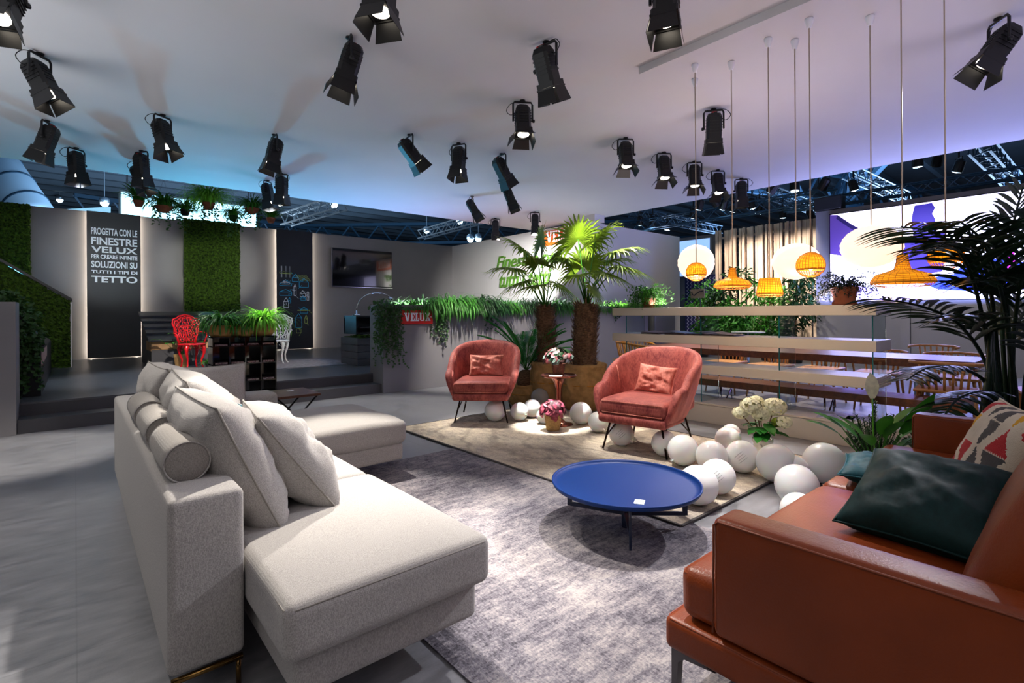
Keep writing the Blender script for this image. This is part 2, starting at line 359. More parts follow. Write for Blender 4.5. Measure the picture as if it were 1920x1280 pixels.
def rbox(mb, c, sz, r, k=3, m=4, puff=(0, 0, 0), M=None, wob=0, seed=0):
    h = [a / 2 for a in sz]
    def ax(H):
        a = [-H + r * i / k for i in range(k)]; mid = [-H + r + (2 * (H - r)) * i / m for i in range(m + 1)]
        return a + mid + [H - x for x in [r * (k - 1 - i) / k for i in range(k)]]
    X, Y, Z = ax(h[0]), ax(h[1]), ax(h[2]); idx = {}; vs = []; fs = []
    def vert(i, j, l):
        key = (i, j, l)
        if key in idx: return idx[key]
        p = Vector((X[i], Y[j], Z[l])); q = Vector([max(-h[a] + r, min(h[a] - r, p[a])) for a in range(3)])
        d = p - q
        if d.length > 1e-9: p = q + d.normalized() * r
        u = [p[a] / h[a] for a in range(3)]
        for a in range(3):
            if puff[a]:
                b, cc = [x for x in range(3) if x != a]
                f = max(0, 1 - u[b] ** 2) ** .6 * max(0, 1 - u[cc] ** 2) ** .6
                p[a] += puff[a] * f * (1 if u[a] > 0 else -1) * abs(u[a])
        if wob:
            nv = noise.noise_vector(Vector((p.x * 4 + seed, p.y * 4, p.z * 4))); p += nv * wob
        idx[key] = len(vs); vs.append(p + Vector(c)); return idx[key]
    nx, ny, nz = len(X) - 1, len(Y) - 1, len(Z) - 1
    for i in range(nx):
        for j in range(ny):
            fs.append((vert(i, j, 0), vert(i, j + 1, 0), vert(i + 1, j + 1, 0), vert(i + 1, j, 0)))
            fs.append((vert(i, j, nz), vert(i + 1, j, nz), vert(i + 1, j + 1, nz), vert(i, j + 1, nz)))
    for i in range(nx):
        for l in range(nz):
            fs.append((vert(i, 0, l), vert(i + 1, 0, l), vert(i + 1, 0, l + 1), vert(i, 0, l + 1)))
            fs.append((vert(i, ny, l), vert(i, ny, l + 1), vert(i + 1, ny, l + 1), vert(i + 1, ny, l)))
    for j in range(ny):
        for l in range(nz):
            fs.append((vert(0, j, l), vert(0, j, l + 1), vert(0, j + 1, l + 1), vert(0, j + 1, l)))
            fs.append((vert(nx, j, l), vert(nx, j + 1, l), vert(nx, j + 1, l + 1), vert(nx, j, l + 1)))
    mb.add(vs, fs, M)
def pillow(w, h, t, seed=0, wr=.012, n=26, pinch=.07):
    """soft cushion standing on its lower edge: width on x, height on z, thickness on y"""
    mb = MB(); vs = []; fs = []; idx = {}
    for side in (1, -1):
        for i in range(n + 1):
            for j in range(n + 1):
                u, v = -1 + 2 * i / n, -1 + 2 * j / n
                if side == -1 and (i in (0, n) or j in (0, n)): idx[(side, i, j)] = idx[(1, i, j)]; continue
                x = u * w / 2 * (1 - pinch * (1 - u * u) * 0 - pinch * (1 - v * v) * abs(u)); z = v * h / 2 * (1 - pinch * (1 - u * u) * abs(v))
                th = t / 2 * (max(0, 1 - abs(u) ** 3.2) * max(0, 1 - abs(v) ** 3.2)) ** .5
                q = Vector((u * 2.2 + seed * 7.3, v * 2.2, side * 3.1)); e = (1 - u ** 4) * (1 - v ** 4)
                wv = noise.noise(q) * wr * 1.6 + noise.noise(q * 2.7) * wr * .8
                # creases running in from the corners
                for cx, cz in ((1, 1), (-1, 1), (1, -1), (-1, -1)):
                    a = math.atan2(v - cz, u - cx); dd = math.hypot(u - cx, v - cz); wv += wr * .5 * math.sin(a * 17 + seed) * math.exp(-dd * 2.2)
                idx[(side, i, j)] = len(vs); vs.append((x, side * (th + wv * e * (1 if th > 0 else 0)), z + h / 2))
    for side in (1, -1):
        for i in range(n):
            for j in range(n):
                f = (idx[(side, i, j)], idx[(side, i, j + 1)], idx[(side, i + 1, j + 1)], idx[(side, i + 1, j)])
                fs.append(f if side == 1 else tuple(reversed(f)))
    mb.add(vs, fs); 
    rim = [vs[idx[(1, i, 0)]] for i in range(n)] + [vs[idx[(1, n, j)]] for j in range(n)] + [vs[idx[(1, i, n)]] for i in range(n, 0, -1)] + [vs[idx[(1, 0, j)]] for j in range(n, 0, -1)]
    return mb, rim
def cushion(name, label, m, w, h, t, loc, rot, seed=0, cat='cushion', group=None, wr=.012, pinch=.07, mp=None):
    th = thing(name, label, cat, loc, 0, group); th.rotation_euler = rot
    mb, rim = pillow(w, h, t, seed, wr, pinch=pinch)
    mb.build('cover', m, th, smooth=True)
    p = MB(); p.tube(rim, .004, 6, closed=True); p.build('piping', mp or m, th, smooth=True)
    return th

# text as mesh
def text(body, name, m, parent, M, size=1, width=None, ext=.004, shear=0, off=0, height=None, align='LEFT'):
    cu = bpy.data.curves.new(name, 'FONT'); cu.body = body; cu.size = size; cu.extrude = ext; cu.shear = shear; cu.offset = off; cu.resolution_u = 4
    cu.align_x = align
    o = bpy.data.objects.new(name, cu); C.objects.link(o); bpy.context.view_layer.update()
    me = bpy.data.meshes.new_from_object(o.evaluated_get(bpy.context.evaluated_depsgraph_get()))
    bpy.data.objects.remove(o); xs = [v.co.x for v in me.vertices]; ys = [v.co.y for v in me.vertices]
    x0, x1, y0, y1 = min(xs), max(xs), min(ys), max(ys)
    sx = width / (x1 - x0) if width else 1; sy = height / (y1 - y0) if height else (sx if width else 1)
    for v in me.vertices:
        p = Vector(((v.co.x - (x0 if width else 0)) * sx, (v.co.y - (y0 if height else 0)) * sy, v.co.z)); v.co = M @ p
    me.materials.clear(); me.materials.append(m); r = bpy.data.objects.new(name, me); C.objects.link(r)
    if parent: r.parent = parent
    return r
def MW(origin, face):        # text frame on a wall: face 'Y' faces -Y, face 'X' faces -X
    R = Euler((PI / 2, 0, 0)).to_matrix().to_4x4() if face == 'Y' else Euler((PI / 2, 0, -PI / 2)).to_matrix().to_4x4()
    return Matrix.Translation(origin) @ R

# ================================================================== THE SETTING
random.seed(7)
b = MB(); b.b2((-16, -16, -.1), (50, 60, 0)); struct('floor', b, M_floor)
b = MB(); b.b2((-5, -4, 3.5), (9.7, 10.4, 3.74)); struct('ceiling', b, M_ceil)
b = MB(); b.b2((4.02, -.5, 3.43), (4.09, 2.86, 3.4995)); struct('trim_1', b, M_ceil, 'narrow white batten on the underside of the ceiling')
b = MB(); b.b2((9.15, 7.75, 3.33), (9.5, 8.05, 3.4995)); struct('trim_2', b, M_white, 'small white box hanging from the ceiling corner')
b = MB(); b.b2((-12, 14.3, 0), (9.6, 14.5, 3.46)); struct('wall_back', b, M_wall)
b = MB(); b.b2((9.6, 8.37, 0), (13.75, 14.5, 3.46)); struct('wall_right', b, M_white)
b = MB(); b.b2((-12, 7.652, 0), (9.6, 14.3, .28)); b.b2((-.45, 7.55, 0), (3.56, 7.652, .28)); struct('floor_stage', b, M_stage)
b = MB(); b.b2((-.45, 7.25, 0), (3.56, 7.55, .14)); struct('trim_3', b, M_step, 'lower dark step up to the stage')
b = MB(); b.b2((-.45, 7.545, .14), (3.56, 7.5495, .262)); struct('trim_4', b, M_step, 'dark riser of the stage edge')
b = MB(); b.b2((12.8, -14, 0), (13.0, 4.35, 3.46)); struct('wall_screen', b, M_wall)
b = MB(); b.b2((12.7, 2.62, 0), (12.799, 2.78, 1.3)); struct('trim_5', b, M_wall, 'grey upright under the big screen')
b = MB(); b.b2((15.8, 8.2, 0), (16, 11, 3.75)); struct('wall_far', b, M_wall)
b = MB(); b.b2((-8, -8.2, 0), (20, -8, 4.2)); struct('wall_block_rear', b, M_blackp)  # unseen dark wall added behind the camera to block world light
b = MB(); b.b2((-8.2, -8, 0), (-8, 14, 4.2)); struct('wall_block_left', b, M_blackp)  # unseen dark wall added at the left, also keeps world light out
# hall roof with ribs
b = MB(); b.b2((-40, 10.5, 9.6), (70, 62, 9.8)); b.b2((12, -40, 9.6), (70, 10.5, 9.8)); struct('ceiling_hall', b, M_roof)
b = MB()
for i in range(26): b.b2((-40, 15 + i * 1.8, 9.25), (70, 15.35 + i * 1.8, 9.599))
struct('trim_6', b, M_beam, 'ribs of the hall roof')
b = MB()
for i in range(22): b.b2((14.0, 14 - i * 2.4, 9.3), (60, 13.75 - i * 2.4, 9.599))
struct('trim_7', b, M_beam, 'ribs of the hall roof')
b = MB(); b.b2((-40, 60, 0), (70, 60.2, 9.6)); b.b2((60, -40, 0), (60.2, 60, 9.6)); struct('wall_hall', b, M_roof)
for k, (x0, y0, x1, y1) in enumerate(((10, 46, 34, 24), (22, 52, 50, 20), (20, 12, 52, 4), (18, 3, 46, 16), (0, 40, 26, 46))):
    b = MB(); p, q = Vector((x0, y0, 8.4)), Vector((x1, y1, 8.4)); b.tube([p, q], .16, 4); b.tube([p + Vector((0, 0, -1.5)), q + Vector((0, 0, -1.5))], .14, 4)
    n = 14
    for i in range(n):
        a = p.lerp(q, i / n); c = p.lerp(q, (i + .5) / n) - Vector((0, 0, 1.5)); d = p.lerp(q, (i + 1) / n); b.tube([a, c, d], .08, 4)
    tag(b.build('roof_girder', M_steelb), ['steel girder under the hall roof behind the television wall', 'longer steel girder crossing the far hall roof', 'steel girder above the big screen', 'steel girder crossing behind the slatted screen', 'steel girder over the far left of the hall'][k], 'girder', 'roof girders')
t = thing('air_duct', 'wide pale blue ventilation duct under the hall roof at far left', 'duct')
b = MB(); p, q = at(-80, 200, 24), at(62, 405, 22); b.tube([p, q], .8, 24)
b.build('pipe', mat('duct_metal', '#7f9fb8', .35, .4), t, smooth=True)
b = MB()
for i in range(6): c = p.lerp(q, (i + .5) / 6); dd = (q - p).normalized() * .05; b.tube([c - dd, c + dd], .83, 24)
b.build('joint_ring', M_steelb, t, smooth=True)

# ---- far wall lamps of the hall
hl = [('round hall floodlight over the black lettered panel', 97, 316, 30), ('small round hall floodlight left of the lightbox', 112, 374, 34), ('bright hall floodlight at the left end of the lightbox', 196, 380, 26),
      ('hall floodlight above the end of the right white truss', 800, 432, 34), ('blazing hall floodlight on the right white truss', 862, 414, 30), ('pair of hall floodlights beside the sign wall, left one', 882, 448, 30), ('pair of hall floodlights beside the sign wall, right one', 897, 447, 30),
      ('small hall floodlight at the end of the left white truss', 627, 384, 28)]
for lb, px, py, d in hl:
    t = thing('floodlight', lb, 'floodlight', at(px, py, d), 0, 'hall floodlights')
    b = MB(); b.lathe(((.06, .3), (.2, .22), (.24, 0)), 16); b.build('shade', M_steel, t, smooth=True)
    b = MB(); b.sphere((0, 0, -.02), .18, 12, 8); b.build('bulb', mat('flood_bulb', '#ffffff', .5, emit='#bfe8ff', estr=14), t, smooth=True)
    b = MB(); b.tube([(0, 0, .3), (0, 0, 9.55 - t.location.z)], .02, 5); b.build('hanger', M_steel, t)

# ================================================================== WALL DRESSING
# black lettered panel with light strips behind its edges
def led_panel(name, label, x0, x1, zt, zb=.3):
    t = thing(name, label, 'wall panel', (0, 0, 0))
    b = MB(); b.b2((x0, 14.2, zb), (x1, 14.23, zt)); b.build('board', M_blackp, t)
    b = MB(); b.b2((x0 + .06, 14.231, zb), (x0 + .08, 14.299, zt)); b.b2((x1 - .08, 14.231, zb), (x1 - .06, 14.299, zt)); b.build('light_strip', M_white_led, t)
    return t
p1 = led_panel('lettered_panel', 'tall black panel with white hand lettering on the back wall', .2, 1.135, 3.459)
z = 3.12; x0, wd = .275, .80
for body, zz, hh, sh in (('PROGETTA CON LE', 2.96, .155, 0), ('FINESTRE', 2.745, .165, 0), ('VELUX', 2.575, .135, 0), ('PER CREARE INFINITE', 2.445, .09, 0),
                         ('SOLUZIONI SU', 2.25, .145, 0), ('TUTTI I TIPI DI', 2.125, .07, 0), ('TETTO', 1.93, .145, 0)):
    text(body, 'lettering', mat('chalk_bright', '#f4fbff', .8), p1, MW((x0, 14.199, zz), 'Y'), width=wd, height=hh, ext=.001, off=.028)
p3 = led_panel('drawing_panel', 'tall black panel with blue chalk house sketches behind the white chair', 4.03, 4.96, 3.459)
random.seed(3)
def chalk(mb, pts, w=.006):
    for a, c in zip(pts, pts[1:]):
        a = Vector((a[0], 14.197, a[1])); c = Vector((c[0], 14.197, c[1])); d = c - a
        if d.length < 1e-6: continue
        s = d.normalized().cross(Vector((0, 1, 0))) * w; mb.add([a - s, c - s, c + s, a + s], [(0, 1, 2, 3)])
cw, cb_, cy = MB(), MB(), MB()
def house(mb, x, z, w, h, r=.5): chalk(mb, [(x, z), (x + w, z), (x + w, z + h * r), (x + w / 2, z + h), (x, z + h * r), (x, z)]); chalk(mb, [(x, z + h * r), (x + w, z + h * r)])
for (mb, x, z, w, h, r) in ((cw, 4.1, 2.3, .3, .04, 1), (cb_, 4.42, 2.1, .16, .2, .5), (cw, 4.1, 1.98, .3, .16, .3), (cb_, 4.13, 2.02, .22, .08, .5), (cw, 4.1, 1.72, .3, .16, .6), (cb_, 4.46, 1.72, .06, .3, .8),
                            (cy, 4.6, 1.95, .24, .24, .6), (cw, 4.62, 1.7, .14, .16, .5), (cb_, 4.64, 1.6, .12, .12, .5), (cy, 4.8, 1.6, .05, .24, .9), (cb_, 4.2, 1.4, .12, .26, .6), (cb_, 4.32, 1.52, .06, .16, .4),
                            (cy, 4.62, 1.25, .2, .16, .6), (cw, 4.55, 1.32, .34, .02, .5), (cb_, 4.5, .86, .16, .38, .7), (cy, 4.52, .72, .12, .12, .9), (cb_, 4.74, .98, .07, .22, .6), (cb_, 4.3, .95, .05, .2, .5), (cw, 4.1, 1.08, .22, .03, .5)):
    mb = MB(); house(mb, x, z, w, h, r)
    for k in range(3):
        xx, zz = x + random.random() * w, z + random.random() * h; chalk(mb, [(xx, zz), (xx + random.uniform(-.1, .12), zz + random.uniform(-.1, .1))], .004)
    mb.build('chalk_drawing', random.choice((M_chalk, mat('chalk_blue', '#35b8e6', .8), mat('chalk_blue', '#35b8e6', .8), mat('chalk_yellow', '#b7c96a', .8))), p3)
for k in range(9): x = 4.5 + k * .035; chalk(cy, [(x, 2.28), (x + .12, 2.12)], .004)
for x in (4.16, 4.26, 4.36, 4.14): chalk(cw, [(x, 2.2), (x, 2.5)], .004)
cw.build('chalk_lines', M_chalk, p3); cy.build('chalk_hatching', mat('chalk_yellow', '#b7c96a', .8), p3)

def mossgrid(P, nu, nv, amp, seed=0, edge=.015):
    """bushy moss surface over the patch P(u, v) -> point, normal"""
    vs = []; fs = []; rnd = random.Random(seed)
    for i in range(nu + 1):
        for j in range(nv + 1):
            p, n = P(i / nu, j / nv); p, n = Vector(p), Vector(n)
            a = amp * (.45 + .55 * noise.noise(p * 14)) + amp * .55 * rnd.random()
            q = p + n * a + Vector((rnd.uniform(-edge, edge), rnd.uniform(-edge, edge) * (abs(n.y) < .5), rnd.uniform(-edge, edge)))
            vs.append(q)
    for i in range(nu):
        for j in range(nv): a = i * (nv + 1) + j; fs.append((a, a + nv + 1, a + nv + 2, a + 1))
    return vs, fs
def moss_panel(name, label, x0, x1, z0, z1, seed):
    b = MB(); b.b2((x0, 14.24, z0), (x1, 14.299, z1)); vs, fs = mossgrid(lambda u, v: ((x0 - .01 + (x1 - x0 + .02) * u, 14.24, z0 + (z1 - z0) * v), (0, -1, 0)), int((x1 - x0) / .024), int((z1 - z0) / .024), .07, seed)
    b.add(vs, fs); o = b.build(name, M_moss); tag(o, label, 'green wall')
moss_panel('green_wall', 'tall spotlit moss panel on the back wall under the lightbox', 1.98, 3.15, .3, 3.50, 1)
moss_panel('green_wall', 'dark moss panel at the far left end of the back wall', -2.1, -.68, .3, 3.47, 2)
# green gable
t = thing('green_gable', 'dark house gable covered in moss with a sloping top edge', 'gable')
Yg = 12.28; xr = -.06; 
def ztop(x): return 1.47 + (xr - x) * .742
def gp(u, v):
    x = -2.4 + (xr + 2.4) * u; return ((x, Yg, .285 + (ztop(x) - .285) * v), (0, -1, 0))
b = MB(); vs, fs = mossgrid(gp, 95, 70, .08, 5); b.add(vs, fs); b.build('moss_cover', M_moss, t)
b = MB(); b.poly([(-2.4, Yg + .01, .282), (xr, Yg + .01, .282), (xr, Yg + .01, ztop(xr)), (-2.4, Yg + .01, ztop(-2.4))], (0, .5, 0)); b.build('gable_wall', M_wall, t)
b = MB(); b.poly([(xr + .03, Yg - .1, ztop(xr) + .0), (xr + .03, Yg - .1, ztop(xr) + .05), (-2.43, Yg - .1, ztop(-2.4) + .06), (-2.43, Yg - .1, ztop(-2.4) + .01)], (0, .62, 0)); b.build('roof_edge', M_blackp, t)
b = MB(); b.b2((xr + .002, Yg - .09, .282), (xr + .02, Yg + .4, ztop(xr) - .02)); b.build('edge_strip', M_white, t)
# television
t = thing('television', 'large black television hanging on the grey back wall', 'television')
b = MB(); b.b2((5.5, 14.2, 2.0), (7.34, 14.26, 3.09)); b.build('housing', M_black, t, bevel=.006)
b = MB(); b.b2((5.515, 14.194, 2.03), (7.325, 14.199, 3.075)); b.build('display', M_gloss, t)
b = MB(); b.b2((5.49, 14.19, 1.988), (7.35, 14.2, 2.0)); b.b2((5.488, 14.19, 1.988), (5.5, 14.2, 3.1)); b.build('frame', M_chrome, t)
b = MB(); b.b2((6.2, 14.26, 2.4), (6.7, 14.3, 2.7)); b.build('bracket', M_black, t)
# lightbox behind the wall
t = thing('lightbox', 'long glowing white lightbox above the back wall behind hanging pots', 'lightbox')
b = MB(); b.b2((.86, 16.0, 3.2), (4.02, 16.4, 4.33)); b.build('housing', M_white, t)
b = MB(); b.b2((.9, 15.98, 3.24), (3.98, 15.999, 4.29)); b.build('diffuser', M_lightbox, t)
for x in (1, 3.8): b = MB(); b.b2((x, 16.1, 4.331), (x + .04, 16.14, 9.599)); b.build('hanger', M_steel, t)
t = thing('lightbox', 'low white glowing awning left of the long lightbox', 'lightbox')
b = MB(); b.poly([(-1.2, 17.5, 3.0), (.75, 17.5, 3.0), (.75, 17.5, 4.15), (-1.2, 17.5, 3.75)], (0, .3, 0)); b.build('awning', mat('awning', '#ffffff', .6, emit='#8fd8ff', estr=.9), t)
b = MB(); b.b2((-.4, 17.6, 0), (-.3, 17.7, 3)); b.build('post', M_steel, t)
# block signs
def velux(t, M, w, m):
    """slab letters VELUX and the ring behind them, from polygons"""
    b = MB(); k = w / 6.6; e = .004
    def P(pts): b.poly([M @ Vector((x * k, y * k, 0)) for x, y in pts], M.to_3x3() @ Vector((0, 0, e)))
    def R(x0, y0, x1, y1): P([(x0, y0), (x1, y0), (x1, y1), (x0, y1)])
    # V
    P([(.15, 1.5), (.5, 1.5), (.78, .45), (.78, 0), (.58, 0)]); P([(.78, .45), (1.0, 1.5), (1.25, 1.5), (.98, 0), (.78, 0)]); R(0, 1.5, .62, 1.7); R(.88, 1.5, 1.38, 1.7)
    # E
    x = 1.5; R(x, 0, x + .95, .2); R(x, 1.5, x + .95, 1.7); R(x + .12, .2, x + .45, 1.5); R(x + .45, .76, x + .75, .94); R(x + .78, .2, x + .95, .5); R(x + .78, 1.2, x + .95, 1.5)
    # L
    x = 2.6; R(x, 0, x + .9, .2); R(x, 1.5, x + .6, 1.7); R(x + .12, .2, x + .45, 1.5); R(x + .72, .2, x + .9, .6)
    # U
    x = 3.6; R(x, 1.5, x + .6, 1.7); R(x + .82, 1.5, x + 1.3, 1.7); R(x + .12, .3, x + .45, 1.5); R(x + .95, .3, x + 1.15, 1.5); P([(x + .12, .3), (x + .3, .03), (x + .97, .03), (x + 1.15, .3), (x + .85, .24), (x + .45, .24)])
    # X
    x = 5.0; P([(x + .08, 1.5), (x + .45, 1.5), (x + 1.15, .2), (x + .78, .2)]); P([(x + .85, 1.5), (x + 1.1, 1.5), (x + .4, .2), (x + .15, .2)]); R(x, 1.5, x + .6, 1.7); R(x + .75, 1.5, x + 1.25, 1.7); R(x, 0, x + .5, .2); R(x + .66, 0, x + 1.28, .2)
    x = 6.42
    for i in range(10):
        a, c = 2 * PI * i / 10, 2 * PI * (i + 1) / 10
        P([(x + .15 * math.cos(a), .85 + .15 * math.sin(a)), (x + .15 * math.cos(c), .85 + .15 * math.sin(c)), (x + .08 * math.cos(c), .85 + .08 * math.sin(c)), (x + .08 * math.cos(a), .85 + .08 * math.sin(a))])
    b.build('lettering', m, t)
t = thing('company_sign', 'red VELUX sign on the front of the grey planter wall', 'sign')
b = MB(); b.b2((3.86, 7.165, 1.045), (4.43, 7.199, 1.265)); b.build('board', M_signred, t, bevel=.004)
velux(t, MW((3.905, 7.164, 1.095), 'Y'), .5, M_chalk)
t = thing('company_sign', 'orange VELUX sign high on the white wall above the palms', 'sign')
b = MB(); b.b2((9.56, 8.56, 3.0), (9.599, 9.87, 3.39)); b.build('board', M_signor, t, bevel=.004)
velux(t, MW((9.556, 9.78, 3.075), 'X'), 1.13, M_chalk)
t = thing('moss_slogan', 'green moss lettering reading Finestre per tutti i tetti on the white wall', 'lettering')
text('Finestre per', 'lettering', M_mosstext, t, MW((9.585, 11.92, 2.43), 'X'), width=2.75, height=.47, ext=.014, shear=.32, off=.012)
text('tutti i tetti', 'lettering', M_mosstext, t, MW((9.585, 11.78, 1.97), 'X'), width=2.15, height=.42, ext=.014, shear=.32, off=.012)
# the big screen
t = thing('led_screen', 'huge bright video screen showing purple shapes on white', 'screen')
b = MB(); b.b2((12.74, .3, 1.41), (12.799, 4.06, 3.36)); b.build('frame', M_black, t)
b = MB(); b.b2((12.73, .32, 1.43), (12.739, 4.04, 3.34)); b.build('picture', mat('screen_white', '#ffffff', .5, emit='#e6dcff', estr=2.1), t)
def em(n, c, s): return mat(n, c, .5, emit=c, estr=s)
def patch(n, pts, m, off=0):
    # pts in the screen's own 0..1 frame, left to right and bottom to top
    b = MB(); b.poly([(12.726 - off, 4.04 - u * 3.0, 1.43 + v * 1.91) for u, v in pts], (.003, 0, 0)); b.build(n, m, t)
patch('purple_rock', ((0, 1), (.05, .99), (.14, .86), (.2, .78), (.34, .6), (.3, .5), (.12, .5), (0, .55)), em('scr_rock', '#5a3f8c', .45))
patch('dark_rock_edge', ((.05, .985), (.14, .86), (.2, .79), (.26, .7), (.24, .69), (.19, .75), (.13, .82), (.04, .95)), em('scr_rock2', '#2c1f58', .3), .002)
rn = random.Random(5); pp = []
for i in range(12): v = .98 - i * .055; pp.append((.50 - .02 * math.sin(i * .5) - (.03 if i > 8 else 0) + rn.uniform(-.006, .006), v))
for i in range(12): v = .38 + i * .055; pp.append((.60 + (.07 if i < 6 else 0) + rn.uniform(-.012, .012), v))
patch('violet_column', pp, em('scr_violet', '#35268c', .5), .004)
patch('violet_body', ((.42, .55), (.47, .66), (.6, .6), (.66, .45), (.64, .28), (.5, .25), (.47, .4), (.4, .42)), em('scr_violet', '#35268c', .5), .006)
patch('blue_slope', ((.5, .2), (.7, .25), (.78, .42), (.95, .35), (1.1, .3), (1.2, .12), (.9, .05), (.62, .1)), em('scr_blue', '#2233b0', .7), .003)
patch('magenta_fleck', ((.93, .3), (.97, .5), (.98, .3), (.95, .15)), em('scr_mag', '#e020d0', 1.3), .008)
patch('magenta_fleck', ((1.05, .45), (1.08, .6), (1.09, .42)), em('scr_mag', '#e020d0', 1.3), .008)
patch('lilac_haze', ((0, .0), (.1, .2), (.3, .12), (.5, .16), (.7, .05), (.6, 0)), em('scr_lilac', '#b8a0e8', 1.0), .001)
# black shelf units etc. later; slatted screen behind the cafe
t = thing('slatted_screen', 'tall screen of upright timber slats behind the shrubs', 'room divider')
rn = random.Random(11); y = 4.75; k = 0
while y < 7.34:
    wv = rn.choice((.045, .06, .08, .1)); b = MB(); xx = 14 + rn.uniform(-.08, .08)
    b.b2((xx, y, .0), (xx + .07, y + wv, 3.53 + rn.uniform(-.006, .006))); b.build('slat', M_slat, t); y += wv + rn.choice((.012, .02, .045)); k += 1
b = MB(); b.b2((14.12, 4.75, 3.3), (14.16, 7.34, 3.36)); b.b2((14.12, 4.75, .3), (14.16, 7.34, .36)); b.build('rail', M_slat, t)
# patterned wall and light panel
t = thing('patterned_wall_panel', 'navy wall panel with a white zigzag lattice', 'wall panel')
b = MB(); b.b2((15.0, 7.4, 0), (15.06, 8.95, 2.38)); b.build('board', mat('navy_board', '#272a5c', .7), t)
b = MB()
for i in range(12):
    yy = 7.42 + i * .127; pts = []
    for j in range(40): pts.append((14.992, yy + (.0 if j % 2 else .06), .05 + j * .058))
    b.tube(pts, .011, 4)
b.build('lattice', mat('lattice_white', '#b9b8dd', .7), t)
t = thing('light_panel', 'pale blue glowing panel on the far wall behind the paper globe', 'light panel')
b = MB(); b.b2((15.7, 8.45, 2.42), (15.799, 9.72, 3.64)); b.build('housing', M_white, t)
b = MB(); b.b2((15.69, 8.47, 2.44), (15.699, 9.7, 3.62)); b.build('diffuser', M_lightbox2, t)
t = thing('pipe_board', 'small beige board with a dark curved line on a thin stand', 'board', (10.4, 5.9, 0))
p = Vector((10.4, 5.9, 0))
b = MB(); b.box((0, 0, 1.62), (.02, .32, .2)); b.build('board', mat('beige_board', '#9d8a70', .7), t)
b = MB(); b.tube([(-.015, .13, 1.66), (-.015, .12, 1.6), (-.015, .07, 1.58), (-.015, .02, 1.62), (-.015, -.05, 1.66), (-.015, -.14, 1.67)], .012, 6); b.build('curved_line', M_blackp, t)
b = MB(); b.tube([(.02, -.05, 1.6), (.02, -.05, .01)], .01, 6); b.lathe(((.14, 0), (.14, .012), (.02, .02)), 16, (.02, -.05, 0)); b.build('stand', M_black, t)

# ================================================================== GREY FABRIC SOFA
t = thing('sectional_sofa', 'large grey woven corner sofa with chaise and low ottoman end', 'sofa', (0, 0, 0))
b = MB(); rbox(b, (.31, 3.16, .38), (.21, 2.68, .53), .022, puff=(0, 0, .012)); b.build('backrest', M_sofa, t, smooth=True)
b = MB(); rbox(b, (.74, 4.46, .35), (1.0, .24, .46), .035, puff=(0, .01, .01)); b.build('armrest', M_sofa, t, smooth=True)
b = MB(); rbox(b, (.775, 1.94, .195), (.63, .93, .15), .025, m=6); b.build('base', M_sofa, t, smooth=True)
b = MB(); rbox(b, (.77, 1.915, .335), (.70, .975, .165), .035, m=8, puff=(0, 0, .02)); b.build('chaise_cushion', M_sofa, t, smooth=True)
b = MB(); rbox(b, (.775, 3.36, .195), (.64, 1.9, .15), .025, m=6); b.build('base', M_sofa, t, smooth=True)
b = MB(); rbox(b, (.78, 2.88, .335), (.67, .95, .165), .04, m=8, puff=(0, 0, .02)); b.build('seat_cushion', M_sofa, t, smooth=True)
b = MB(); rbox(b, (.78, 3.84, .335), (.67, .96, .165), .04, m=8, puff=(0, 0, .02)); b.build('seat_cushion', M_sofa, t, smooth=True)
b = MB(); rbox(b, (1.5, 3.88, .19), (.70, .94, .13), .025, m=6); b.build('base', M_sofa, t, smooth=True)
b = MB(); rbox(b, (1.5, 3.88, .335), (.75, .98, .165), .045, m=8, puff=(0, 0, .03), wob=.006); b.build('ottoman_cushion', M_sofa, t, smooth=True)
def seam(parent, pts, m=M_bolster): b = MB(); b.tube(pts, .0035, 5, closed=True); b.build('piping', m, parent, smooth=True)
cc = [c for c in t.children if c.name.startswith(('chaise_cushion', 'ottoman_cushion'))]
seam(cc[0], [(.45, 1.434, .40), (1.09, 1.434, .40), (1.114, 1.455, .40), (1.114, 2.38, .40), (.445, 2.38, .40), (.426, 1.455, .40)])
b = MB(); b.tube([(.215, 1.84, .096), (.41, 1.84, .096)], .010, 8); b.tube([(.23, 1.85, .09), (.23, 1.85, .002)], .008, 6); b.tube([(.40, 1.85, .09), (.40, 1.85, .002)], .008, 6)
b.build('rail', M_brass, t, smooth=True)
for x, y in ((.65, 1.75), (.9, 1.8), (.9, 2.6), (.9, 4.2), (1.6, 3.75), (1.6, 4.1), (1.25, 3.8), (.3, 4.2), (.3, 3.0)):
    b = MB(); b.lathe(((.025, 0), (.025, .125)), 12, (x, y, .001)); b.build('leg', M_black, t, smooth=True)
SZ = .424
# back cushions: (label, x, y, w, h, t, lean, turn)
def lean(x, y, z, back, turn=0, roll=0):      # cushion whose face looks along +X, top tipped back towards -X
    return (x, y, z), (Matrix.Rotation(turn, 3, 'Z') @ Matrix.Rotation(-back, 3, 'Y') @ Matrix.Rotation(roll, 3, 'X') @ Matrix.Rotation(PI / 2, 3, 'Z')).to_euler()
for lb, x, y, w_, h_, tt, bk, tu, sd in (
    ('big grey back cushion nearest the camera on the grey sofa', .57, 2.33, .74, .54, .25, .42, .03, 1),
    ('middle big back cushion of the grey sofa, behind the nearest one', .60, 3.05, .74, .55, .28, .38, -.05, 2),
    ('farthest big back cushion of the grey sofa beside its armrest', .58, 3.74, .68, .55, .28, .38, .04, 3)):
    l, r = lean(x, y, SZ - .03, bk, tu); cushion('back_cushion', lb, M_sofa, w_, h_, tt, l, r, sd, group='back cushions of the grey sofa', wr=.024, mp=M_bolster, pinch=.05)
